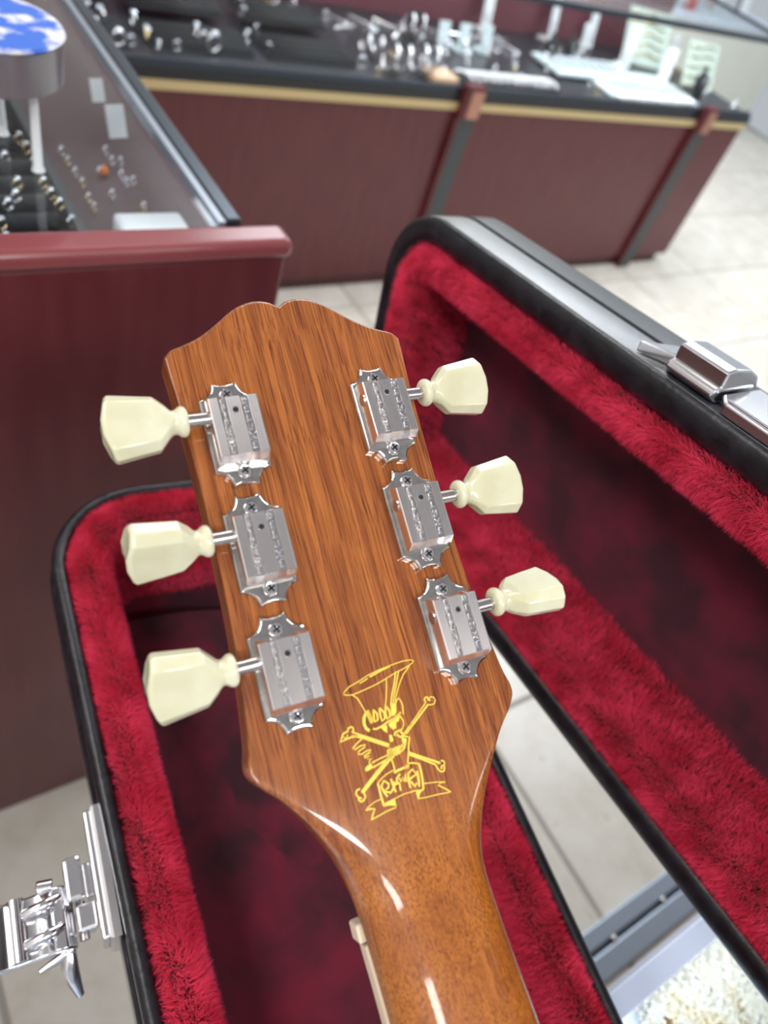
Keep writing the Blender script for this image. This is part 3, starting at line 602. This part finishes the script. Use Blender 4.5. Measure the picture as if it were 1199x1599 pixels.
# ------------------------------------------------------------------ guitar (metres in guitar space: x across, y to the head end, z out of the back)
RG_ = Matrix(((0.98977195, 0.09105431, -0.10982073), (-0.12635455, 0.91691329, -0.37855588), (0.06622695, 0.38856034, 0.91904018)))
OG = Vector((0.11361508, 0.1197199, 1.20970196))
gt = empty('electric_guitar', OG, 'electric guitar neck and headstock seen from the back, glossy mahogany with six tuning machines', 'guitar')
gt.rotation_euler = RG_.to_euler()
Wy = [(-420, 26.5), (-300, 25), (-170, 22.6), (-140, 22.1), (-126, 22.2), (-116, 22.8), (-108, 24.2), (-98, 27.2), (-90, 31.0), (-83, 35.2), (-77, 39.6), (-73, 43.4), (-70, 45.9), (-67.5, 47.2), (-64.5, 47.3), (-60, 46.2), (-50, 44.9), (-35, 43.6), (-18, 42.7), (10, 42.3), (50, 43.2), (74, 44.4), (100, 44.5)]
def interp(t, T_):
    xs = [a for a, _ in T_]; ys = [b for _, b in T_]; n = len(xs)
    if t <= xs[0]: return ys[0]
    for i in range(n - 1):
        if t <= xs[i + 1]:
            h_ = xs[i + 1] - xs[i]; u = (t - xs[i]) / h_
            sl = lambda k: ((ys[k + 1] - ys[k]) / (xs[k + 1] - xs[k]) + (ys[k] - ys[k - 1]) / (xs[k] - xs[k - 1])) / 2 if 0 < k < n - 1 else 0
            m0, m1 = sl(i) * h_, sl(i + 1) * h_
            return (2 * u ** 3 - 3 * u * u + 1) * ys[i] + (u ** 3 - 2 * u * u + u) * m0 + (-2 * u ** 3 + 3 * u * u) * ys[i + 1] + (u ** 3 - u * u) * m1
    return ys[-1]
def hwid(y): return interp(y * 1000, Wy) / 1000
YT = [(0, 88.6), (1.2, 89.4), (3, 90.6), (7, 91.5), (12, 90.9), (18, 88.0), (25, 82.8), (32, 78.4), (38, 76.0), (42, 74.6), (44.5, 72.6)]
def ytop(x): return interp(min(abs(x) * 1000, 44.5), YT) / 1000
def sst(a, b, v): t = min(max((v - a) / (b - a), 0), 1); return t * t * (3 - 2 * t)
SL = .18
def zfront(y): return (-.019 + (-.122 - y) * SL) if y < -.122 else -.019
def sect(y):
    b = sst(-.066, -.118, y)
    zf = zfront(y) + .005; zc = (-.019 + (-.115 - y) * SL + .0218)
    if y > -.138: zc = sst(-.080, -.138, y) * (-.019 + (-.115 - y) * SL + .0218)
    bot = zf if y < -.122 else -.014
    zs = (1 - b) * -.0026 + b * (bot + .002); p = math.exp((1 - b) * math.log(13) + b * math.log(2.15))
    return bot, zs, zc, p
def zback(x, y):
    bot, zs, zc, p = sect(y); u = min(abs(x) / hwid(y), 1); return zs + (zc - zs) * (1 - u ** p) ** (1 / p)
NU = 26
us = [1 - (1 - k / NU) ** 1.9 for k in range(NU + 1)]; us = [-u for u in us[::-1]] + us[1:]
rows = list(np.linspace(-.42, -.15, 28)) + list(np.linspace(-.148, -.04, 70)) + list(np.linspace(-.035, .05, 18)); V = []; NUU = len(us)
def addrow(y, t=None, inset=0, dy=0):
    for side in (0, 1):
        for u in (us if side == 0 else us[::-1]):
            wv = hwid(y) if t is None else hwid(.05 + t * .024); x = u * wv
            yy = y if t is None else .05 + t * (ytop(x) - .05) + dy
            bot, zs, zc, p = sect(y if t is None else .05)
            z = zs + (zc - zs) * max(1 - abs(u) ** p, 0) ** (1 / p) if side == 0 else bot + .0016 * (abs(u) > .985)
            if inset: z = z - inset if side == 0 else z + inset
            V.append((x, yy, z))
for y in rows: addrow(y)
for t in np.linspace(.06, 1, 16)[:-1]: addrow(.05, t)
rr = .0020
for a in (0, .35, .7, 1.0, 1.25, 1.5): addrow(.05, 1.0, rr * (1 - math.cos(a)), -rr + rr * math.sin(a))
n = 2 * NUU; R_ = len(V) // n; F = [(i * n + j, i * n + (j + 1) % n, (i + 1) * n + (j + 1) % n, (i + 1) * n + j) for i in range(R_ - 1) for j in range(n)]
o_ = (R_ - 1) * n
F += [(o_ + j, o_ + j + 1, o_ + n - 2 - j, o_ + n - 1 - j) for j in range(NUU - 1)]; F += [(j + 1, j, n - 1 - j, n - 2 - j) for j in range(NUU - 1)]
me = D.meshes.new('neck'); me.from_pydata(V, [], F); me.validate(); bm = bmesh.new(); bm.from_mesh(me); bmesh.ops.remove_doubles(bm, verts=bm.verts, dist=1e-6); bmesh.ops.recalc_face_normals(bm, faces=bm.faces); bm.to_mesh(me); bm.free()
nk = obj('neck', me, wood, gt); smooth(nk, 50)
# head veneer on the hidden front, fingerboard, binding, nut, frets
pts = [(-hwid(y / 1000) + .0006, y / 1000) for y in range(-120, 50, 6)] + [(u * hwid(.074), ytop(u * hwid(.074)) - .0008) for u in np.linspace(-.985, .985, 30)] + [(hwid(y / 1000) - .0006, y / 1000) for y in range(44, -121, -6)]
bm = bmesh.new(); prism(bm, pts[::-1], -.0158, -.0141); obj('face_veneer', bm, veneer, gt)
def strip(name, x0f, x1f, za, zb, m, y0=-.42, y1=-.128, n=24):
    bm = bmesh.new(); R0 = []
    for k in range(n + 1):
        y = y0 + (y1 - y0) * k / n; w_ = hwid(y); z = zfront(y)
        R0.append([bm.verts.new((x, y, z + zz)) for x, zz in ((x0f(w_), za), (x1f(w_), za), (x1f(w_), zb), (x0f(w_), zb))])
    for a, b in zip(R0, R0[1:]):
        for q in range(4): bm.faces.new((a[q], a[(q + 1) % 4], b[(q + 1) % 4], b[q]))
    bm.faces.new(R0[0]); bm.faces.new(R0[-1][::-1]); bmesh.ops.recalc_face_normals(bm, faces=bm.faces); return obj(name, bm, m, gt)
strip('fingerboard', lambda w_: -w_ + .0012, lambda w_: w_ - .0012, -.001, .0048, rosew)
strip('binding', lambda w_: -w_ - .0005, lambda w_: -w_ + .001, -.001, .0048, cream); strip('binding', lambda w_: w_ - .001, lambda w_: w_ + .0003, -.001, .0048, cream)
box('nut', -.0236, .0232, -.1275, -.1215, -.0225, -.0145, cream, gt, .0008)
for k in range(1, 9):
    y = -.1275 - .628 * (1 - 2 ** (-k / 12)); w_ = hwid(y); z = zfront(y); box('fret', -w_ + .001, w_ - .001, y - .001, y + .001, z - .0022, z - .0011, chrome2, gt)
# ---- tuning machines
def arcpts(p0, p1, dip, n=7):
    p0, p1 = np.array(p0), np.array(p1); m = (p0 + p1) / 2; d = p1 - p0; nrm = np.array([-d[1], d[0]]) / np.linalg.norm(d)
    if nrm @ m > 0: nrm = -nrm
    return [tuple(p0 + d * t + nrm * dip * 4 * t * (1 - t)) for t in np.linspace(0, 1, n, endpoint=False)]
def text_mesh(ch, size):
    c = D.curves.new('t', 'FONT'); c.body = ch; c.size = size; c.align_x = 'CENTER'; c.align_y = 'CENTER'; c.extrude = .00022; c.bevel_depth = .00012; c.bevel_resolution = 0; c.offset = .00008
    o = D.objects.new('t', c); COL.objects.link(o); dg = bpy.context.evaluated_depsgraph_get(); m = D.meshes.new_from_object(o.evaluated_get(dg)); D.objects.remove(o); return m
def word(w_, x, y0, pitch, size, z):
    bm = bmesh.new()
    for k, ch in enumerate(w_):
        m = text_mesh(ch, size); b2 = bmesh.new(); b2.from_mesh(m); bmesh.ops.translate(b2, verts=b2.verts, vec=(x, y0 - pitch * k, z)); t_ = D.meshes.new('tmp'); b2.to_mesh(t_); b2.free(); bm.from_mesh(t_)
    return bm
HT = .0105
def make_tuner(sx):
    bm = bmesh.new(); a, L2, w_, e = 4.3, 18.75, 9.6, 13.0
    P = arcpts((-a, L2), (a, L2), 1.0) + arcpts((a, L2), (w_, e), 1.6) + [(w_, e)] + arcpts((w_, -e), (a, -L2), 1.6) + arcpts((a, -L2), (-a, -L2), 1.0) + arcpts((-a, -L2), (-w_, -e), 1.6) + [(-w_, -e)] + arcpts((-w_, e), (-a, L2), 1.6)
    P = [(p[0] / 1000, p[1] / 1000) for p in P][::-1]
    prism(bm, P, .0001, .0024, .0007, .0006)
    pl = obj('tuning_machine', bm, chrome); bevel(pl, .00025, 2, 30)
    # housing: ribbed top between two lettered channels
    xs = []; z0 = HT
    def ribs(x0, x1):
        k = int((x1 - x0) / .0006)
        for i in range(k): xa = x0 + (x1 - x0) * i / k; xb = x0 + (x1 - x0) * (i + 1) / k; xs.extend([(xa + .00006, z0 - .00006), (xa + .0002, z0), (xb - .0002, z0), (xb - .00007, z0 - .00032)])
    xs.append((-.00825, .0030)); xs.append((-.00825, z0 - .0003)); ribs(-.0080, -.0050); xs.extend([(-.0050, z0 - .0006), (-.0024, z0 - .0006)]); ribs(-.0024, .0024); xs.extend([(.0024, z0 - .0006), (.0050, z0 - .0006)]); ribs(.0050, .0080); xs.append((.00825, z0 - .0003)); xs.append((.00825, .0030))
    bm = bmesh.new(); rows_ = []
    for y, f in ((-.0118, 0), (-.0100, 1), (.0100, 1), (.0112, 0)):
        rows_.append([bm.verts.new((x, y, z if f else .0030 + (z - .0030) * .55)) for x, z in xs])
    for r0, r1 in zip(rows_, rows_[1:]):
        for i in range(len(xs) - 1):
            f__ = bm.faces.new((r0[i], r0[i + 1], r1[i + 1], r1[i]))
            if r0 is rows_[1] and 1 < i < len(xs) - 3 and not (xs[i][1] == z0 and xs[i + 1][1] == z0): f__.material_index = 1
    bm.faces.new(rows_[0][::-1]); bm.faces.new(rows_[-1]); bmesh.ops.recalc_face_normals(bm, faces=bm.faces)
    hs_ = obj('housing', bm, housem, pl); hs_.data.materials.append(groove_shade)
    bm = word('EPIPHONE', -.0037, .0083, .00238, .0029, z0 - .0003); obj('lettering', bm, housem, pl)
    bm = word('DELUXE', .0037, .0083, .0032, .0029, z0 - .0003); obj('lettering', bm, chrome2, pl)
    bm = bmesh.new(); lathe(bm, ((.00112, z0 - .0003), (.00118, z0 + .00012), (.00092, z0 + .00014), (.00088, z0 - .0003)), 18, c=(0, .0052, 0)); obj('oil_hole_rim', bm, chrome2, pl)
    bm = bmesh.new(); lathe(bm, ((.00086, z0 - .0002), (.00086, z0 + .00006)), 16, c=(0, .0052, 0)); obj('oil_hole_shade', bm, blackm, pl)  # no real opening: black disc on the surface paints the hole's shade
    for sy in (-.0137, .0137):
        bm = bmesh.new(); lathe(bm, ((.0024, .0029), (.0024, .0036), (.0019, .0042), (.0007, .0044), (0, .0040)), 18, c=(0, sy, 0)); sc = smooth(obj('screw', bm, chrome2, pl), 40)
        bm = bmesh.new()
        for q in range(2):
            c_, s_ = math.cos(.5 + q * PI / 2), math.sin(.5 + q * PI / 2); hw_, hl = .00028, .0014
            v = [bm.verts.new((c_ * x - s_ * y, sy + s_ * x + c_ * y, .00446)) for x, y in ((-hl, -hw_), (hl, -hw_), (hl, hw_), (-hl, hw_))]; bm.faces.new(v)
        obj('screw_slot', bm, blackm, pl)
    # boss on the inner side wall and the shaft
    bm = bmesh.new(); tube(bm, [(-sx * .0082, .0047, .0066), (-sx * .0086, .0047, .0066)], .0022, 18); obj('shaft_boss', bm, chrome, pl)
    bm = bmesh.new(); tube(bm, [(sx * .0082, .0047, .0066), (sx * .0162, .0047, .0066)], .00225, 20); smooth(obj('shaft', bm, shaftm, pl), 40)
    # key: collar and keystone button built round the shaft axis, turned later
    bm = bmesh.new(); secs = []
    def sec(x, hy, hz_, pw, gable=0):
        r_ = []
        for k in range(24):
            a_ = 2 * PI * k / 24; c_, s_ = math.cos(a_), math.sin(a_)
            y = hy * math.copysign(abs(c_) ** (2 / pw), c_); z = hz_ * math.copysign(abs(s_) ** (2 / pw), s_)
            r_.append((x + gable * (1 - abs(y) / hy), y, z))
        secs.append(r_)
    for x, r_ in ((15.3, 3.2), (15.5, 4.3), (16.3, 5.1), (17.5, 5.15), (18.4, 4.6), (19.0, 4.1), (19.8, 3.95), (20.6, 4.3)): sec(x, r_, r_, 2)
    # octagonal keystone part
    def octo(x, hy, hz_, g=0.0, fl=.72, ed=.42):
        O8 = [(hy, -ed * hz_), (hy, ed * hz_), (fl * hy, hz_), (-fl * hy, hz_), (-hy, ed * hz_), (-hy, -ed * hz_), (-fl * hy, -hz_), (fl * hy, -hz_)]
        r_ = []
        for k in range(8):
            p, q = O8[k], O8[(k + 1) % 8]
            for t in range(3): y = p[0] + (q[0] - p[0]) * t / 3; z = p[1] + (q[1] - p[1]) * t / 3; r_.append((x + g * (1 - abs(y) / hy), y, z))
        # rotate list so that index 0 matches angle 0
        r_ = r_[1:] + r_[:1]; secs.append(r_)
    octo(22.0, 5.4, 4.4, 0, .6, .6); octo(25.2, 8.9, 4.7); octo(31, 9.7, 5.0); octo(38.6, 10.8, 5.2, 2.6); octo(39.6, 10.0, 4.4, 2.8)
    R3 = [[bm.verts.new((sx * x / 1000, y / 1000, z / 1000)) for x, y, z in s_] for s_ in secs]
    for a_, b_ in zip(R3, R3[1:]):
        for k in range(24): bm.faces.new((a_[k], a_[(k + 1) % 24], b_[(k + 1) % 24], b_[k]))
    bm.faces.new(R3[0]); cv = bm.verts.new((sx * .0415, 0, 0))
    for k in range(24): bm.faces.new((R3[-1][k], R3[-1][(k + 1) % 24], cv))
    bmesh.ops.recalc_face_normals(bm, faces=bm.faces)
    kb = obj('button', bm, keym, pl); bevel(kb, .00035, 2, 18); smooth(kb, 16); kb.location = (0, .0047, .0066)
    return pl
tL, tR = make_tuner(-1), make_tuner(1)
for k, (x, y, a) in enumerate(((-27.6, 40.4, 4), (-28.6, .1, 58), (-30.1, -40.3, 28))):
    t = tL if k == 0 else copy_tree(tL); t.parent = gt; t.location = (x / 1000, y / 1000, 0)
    for c in t.children:
        if c.name.startswith('button'): c.rotation_euler = (math.radians(a), 0, 0)
for k, (x, y, a) in enumerate(((27.4, 40.3, 15), (28.6, 0, 12), (30.1, -40.5, -52))):
    t = tR if k == 0 else copy_tree(tR); t.parent = gt; t.location = (x / 1000, y / 1000, 0)
    for c in t.children:
        if c.name.startswith('button'): c.rotation_euler = (math.radians(a), 0, 0)
# ---- gold printed emblem, drawn as flat strokes lying on the wood
RGi = RG_.transposed(); CG = RGi @ (CAM - OG)
def onwood(px, py):
    r = RGi @ ray(px, py); z = 0
    for _ in range(5): p = CG + r * ((z - CG.z) / r.z); z = zback(p.x, p.y)
    return p.x, p.y
SA = lambda q: [(530 + x / 7.494, 1020 + y / 7.494) for x, y in q]
SB = lambda q: [(525 + x / 9.992, 1130 + y / 9.992) for x, y in q]
SC_ = lambda q: [(600 + x / 9.992, 1130 + y / 9.992) for x, y in q]
ST = []; PG = []
def s(f, wd, *q): ST.append((f(q), wd))
def f_(f, *q): PG.append(f(q))
s(SA, 1.3, (150, 488), (90, 492), (50, 485), (55, 455), (110, 395), (200, 345), (330, 260), (450, 200), (600, 140), (740, 92), (830, 78), (865, 90), (850, 115), (810, 145), (740, 185), (650, 230), (540, 300), (420, 370), (300, 425), (220, 460), (150, 488))
s(SA, 1.5, (235, 355), (330, 295)); s(SA, 2.2, (350, 278), (480, 205), (590, 150)); s(SA, 1.5, (150, 488), (210, 530), (260, 610), (305, 690)); s(SA, 1.5, (545, 300), (550, 400), (545, 540), (530, 650))
s(SA, 2, (655, 215), (640, 350), (610, 500), (600, 620)); s(SA, 1.7, (690, 210), (665, 350), (640, 480), (630, 580)); s(SA, 1.4, (815, 150), (745, 250), (700, 360), (665, 480), (650, 600))
f_(SA, (597, 580), (662, 590), (665, 690), (640, 730), (605, 735)); s(SA, 1.6, (650, 620), (665, 560), (690, 525), (720, 560), (740, 620), (745, 715))
for q in (((310, 690), (335, 672), (355, 720), (378, 770), (385, 805), (372, 820), (345, 765), (312, 700)), ((395, 660), (440, 710), (448, 780), (412, 805), (400, 740), (395, 660)), ((465, 640), (520, 690), (532, 760), (500, 795), (480, 740), (465, 640)), ((542, 618), (582, 670), (592, 740), (560, 770), (537, 700), (542, 618))): s(SA, 2.6, *q)
f_(SA, (300, 695), (345, 665), (388, 800), (370, 822), (320, 740)); s(SA, 4, (308, 700), (287, 760), (288, 830), (312, 880), (350, 910)); s(SA, 2.3, (390, 885), (430, 888), (500, 850), (570, 800), (650, 750), (718, 690))
f_(SA, (480, 870), (520, 830), (558, 850), (557, 935), (520, 910)); f_(SA, (570, 835), (620, 770), (665, 800), (662, 880), (625, 895), (590, 865)); f_(SA, (600, 785), (665, 715), (720, 690), (690, 800), (640, 812))
s(SA, 1.7, (700, 720), (745, 790), (750, 850), (725, 900), (690, 915), (645, 945), (645, 970)); f_(SA, (580, 955), (608, 955), (632, 1012), (622, 1035), (590, 1038))
s(SA, 1.5, (755, 945), (870, 780), (1010, 575)); s(SA, 2.4, (775, 945), (900, 780), (1035, 600)); s(SA, 2.2, (1010, 575), (992, 548), (1003, 518), (1025, 510), (1035, 545), (1062, 550)); s(SA, 1.5, (1040, 535), (1065, 510), (1100, 515), (1120, 550), (1110, 590), (1070, 605), (1030, 600))
s(SB, 2.0, (240, 130), (500, 215), (830, 325)); s(SB, 2.4, (245, 190), (420, 225), (600, 285), (820, 360)); s(SB, 1.4, (330, 180), (560, 255), (820, 345)); s(SB, 2.2, (240, 130), (270, 110), (258, 60), (230, 50), (185, 75), (180, 120), (110, 155), (90, 200), (65, 290), (140, 250), (245, 205), (330, 190)); s(SB, 1.5, (110, 205), (150, 235), (180, 170)); f_(SB, (235, 180), (350, 175), (340, 205), (245, 230))
s(SB, 1.7, (400, 235), (320, 310), (255, 385), (290, 405), (380, 345), (455, 330), (440, 370), (350, 430), (345, 480), (400, 475), (470, 425), (540, 410), (520, 450), (430, 510), (440, 535), (520, 500), (480, 560), (540, 545), (510, 610), (530, 640))
f_(SB, (510, 640), (555, 635), (565, 690), (510, 730), (462, 748), (448, 705), (470, 665)); s(SB, 1.6, (550, 615), (680, 545), (800, 490)); s(SB, 2, (560, 690), (700, 610), (810, 540))
s(SB, 1.6, (800, 540), (620, 760), (390, 1060)); s(SB, 2.4, (840, 560), (640, 800), (430, 1065)); s(SB, 1.4, (820, 555), (630, 780), (410, 1060)); s(SB, 2.2, (370, 1015), (320, 1040), (305, 1100), (345, 1150), (350, 1190), (385, 1220), (430, 1195), (455, 1140), (430, 1080), (390, 1060)); s(SB, 2, (345, 1150), (400, 1170))
for q in ((800, 450, 860, 390), (830, 470, 880, 400), (860, 490, 910, 380), (890, 500, 950, 360), (930, 490, 990, 345), (970, 470, 1030, 335), (1010, 430, 1060, 310)): s(SB, 4.2, (q[0], q[1]), (q[2], q[3]))
f_(SB, (795, 400), (850, 380), (900, 470), (870, 550), (820, 550), (790, 500)); f_(SB, (1010, 200), (1100, 240), (1075, 380), (1030, 440), (990, 400), (1040, 320), (1020, 250))
f_(SB, (790, 480), (900, 450), (900, 530), (850, 560), (800, 560))
s(SB, 2, (860, 550), (890, 640), (910, 720), (905, 775)); s(SB, 3, (905, 765), (960, 730), (1050, 690), (1130, 675)); s(SB, 1.4, (890, 725), (780, 790), (700, 860), (645, 930)); s(SB, 2.8, (645, 930), (665, 1000), (695, 1130), (745, 1285)); f_(SB, (745, 1292), (770, 1245), (915, 1172), (932, 1270), (900, 1280), (830, 1275))
s(SB, 1.2, (760, 1245), (920, 1165), (1060, 1095), (1199, 1058)); s(SC_, 1.3, (425, 1057), (490, 1045), (600, 1035)); s(SB, 1.2, (690, 1180), (600, 1220), (510, 1290), (460, 1355)); s(SB, 2, (460, 1350), (530, 1330), (600, 1330), (575, 1400), (550, 1505)); s(SB, 1.4, (550, 1500), (640, 1450), (800, 1360), (925, 1310), (930, 1270))
s(SC_, 2, (290, 185), (340, 200), (390, 215), (380, 330), (375, 450), (365, 620)); s(SC_, 2.8, (155, 190), (170, 140), (230, 105), (280, 150), (300, 190)); s(SC_, 2.6, (190, 170), (240, 205), (300, 195)); s(SC_, 1.6, (240, 110), (290, 60), (300, 0))
s(SC_, 2.6, (385, 450), (600, 525), (860, 610)); s(SC_, 2.2, (390, 485), (600, 560), (800, 640)); s(SC_, 2.0, (870, 605), (840, 625)); s(SC_, 1.9, (880, 575), (920, 580), (940, 610), (930, 650), (890, 660), (880, 690), (910, 700)); s(SC_, 2.0, (800, 640), (830, 700), (880, 750), (930, 740), (938, 700), (930, 660)); s(SC_, 1.3, (330, 160), (400, 60), (470, 0)); s(SC_, 1.3, (300, 160), (370, 60), (420, 0))
s(SC_, 1.8, (370, 620), (440, 612), (540, 625)); s(SC_, 2.6, (540, 625), (570, 740), (595, 870), (610, 1010), (590, 1040)); f_(SC_, (345, 640), (390, 640), (380, 700), (300, 702), (320, 670)); f_(SC_, (490, 1050), (600, 1035), (555, 1090), (538, 1165), (520, 1170))
s(SC_, 1.2, (520, 1172), (650, 1150), (830, 1105), (1035, 1065)); s(SC_, 1.6, (1035, 1065), (960, 1020), (840, 960), (870, 920), (945, 910)); s(SC_, 1.2, (945, 908), (800, 912), (615, 935))
s(SB, 2.6, (800, 1140), (740, 1060), (702, 980), (740, 890), (820, 940), (810, 1000), (745, 1050), (850, 1080), (870, 1040)); s(SB, 2.6, (850, 860), (880, 950), (930, 1070)); s(SB, 2.6, (870, 1050), (905, 970), (905, 900)); s(SC_, 2.6, (245, 785), (192, 855), (200, 930)); s(SC_, 2.6, (130, 965), (235, 925), (255, 1045)); s(SC_, 2.4, (232, 850), (262, 905), (284, 838), (308, 905), (326, 770), (342, 908))
s(SC_, 2.5, (405, 1000), (378, 890), (370, 780), (435, 710), (498, 790), (385, 870), (480, 980), (502, 920)); s(SC_, 2.8, (510, 735), (530, 850), (545, 980))
bm = bmesh.new(); KP = .262 / FPX
def V3(x, y): return (x, y, zback(x, y) + .00007)
for q, wd in ST:
    P = [onwood(*p) for p in q]; R0 = []
    Q = []
    for a, b in zip(P, P[1:]):
        k = max(1, int(math.hypot(b[0] - a[0], b[1] - a[1]) / .0015)); Q += [(a[0] + (b[0] - a[0]) * t / k, a[1] + (b[1] - a[1]) * t / k) for t in range(k)]
    Q.append(P[-1]); hw_ = wd * KP / 2 * 1.08
    for i, p in enumerate(Q):
        a, b = Q[max(i - 1, 0)], Q[min(i + 1, len(Q) - 1)]; d = Vector((b[0] - a[0], b[1] - a[1])); d = d.normalized() if d.length > 1e-9 else Vector((1, 0)); nx, ny = -d.y * hw_, d.x * hw_
        R0.append((bm.verts.new(V3(p[0] + nx, p[1] + ny)), bm.verts.new(V3(p[0] - nx, p[1] - ny))))
    for a, b in zip(R0, R0[1:]): bm.faces.new((a[0], a[1], b[1], b[0]))
for q in PG:
    P = [onwood(*p) for p in q]; vs = [bm.verts.new(V3(*p)) for p in P]; fc_ = bm.faces.new(vs)
bmesh.ops.triangulate(bm, faces=[f for f in bm.faces if len(f.verts) > 4])
em = obj('gold_emblem', bm, goldp, gt); em['label'] = 'thin gold line drawing of a skull in a tall hat over crossed bones and a lettered banner'
# fine joint line of the glued side wing
bm = bmesh.new(); R0 = []
for k in range(28):
    y = -.05 + k * .0045; x = -.0325 - (y - .02) * .02; R0.append((bm.verts.new((x - .00008, y, .00003)), bm.verts.new((x + .00008, y, .00003))))
for a, b in zip(R0, R0[1:]): bm.faces.new((a[0], b[0], b[1], a[1]))
obj('wing_joint', bm, mat('joint_line', srgb(96, 44, 18), .3), gt)
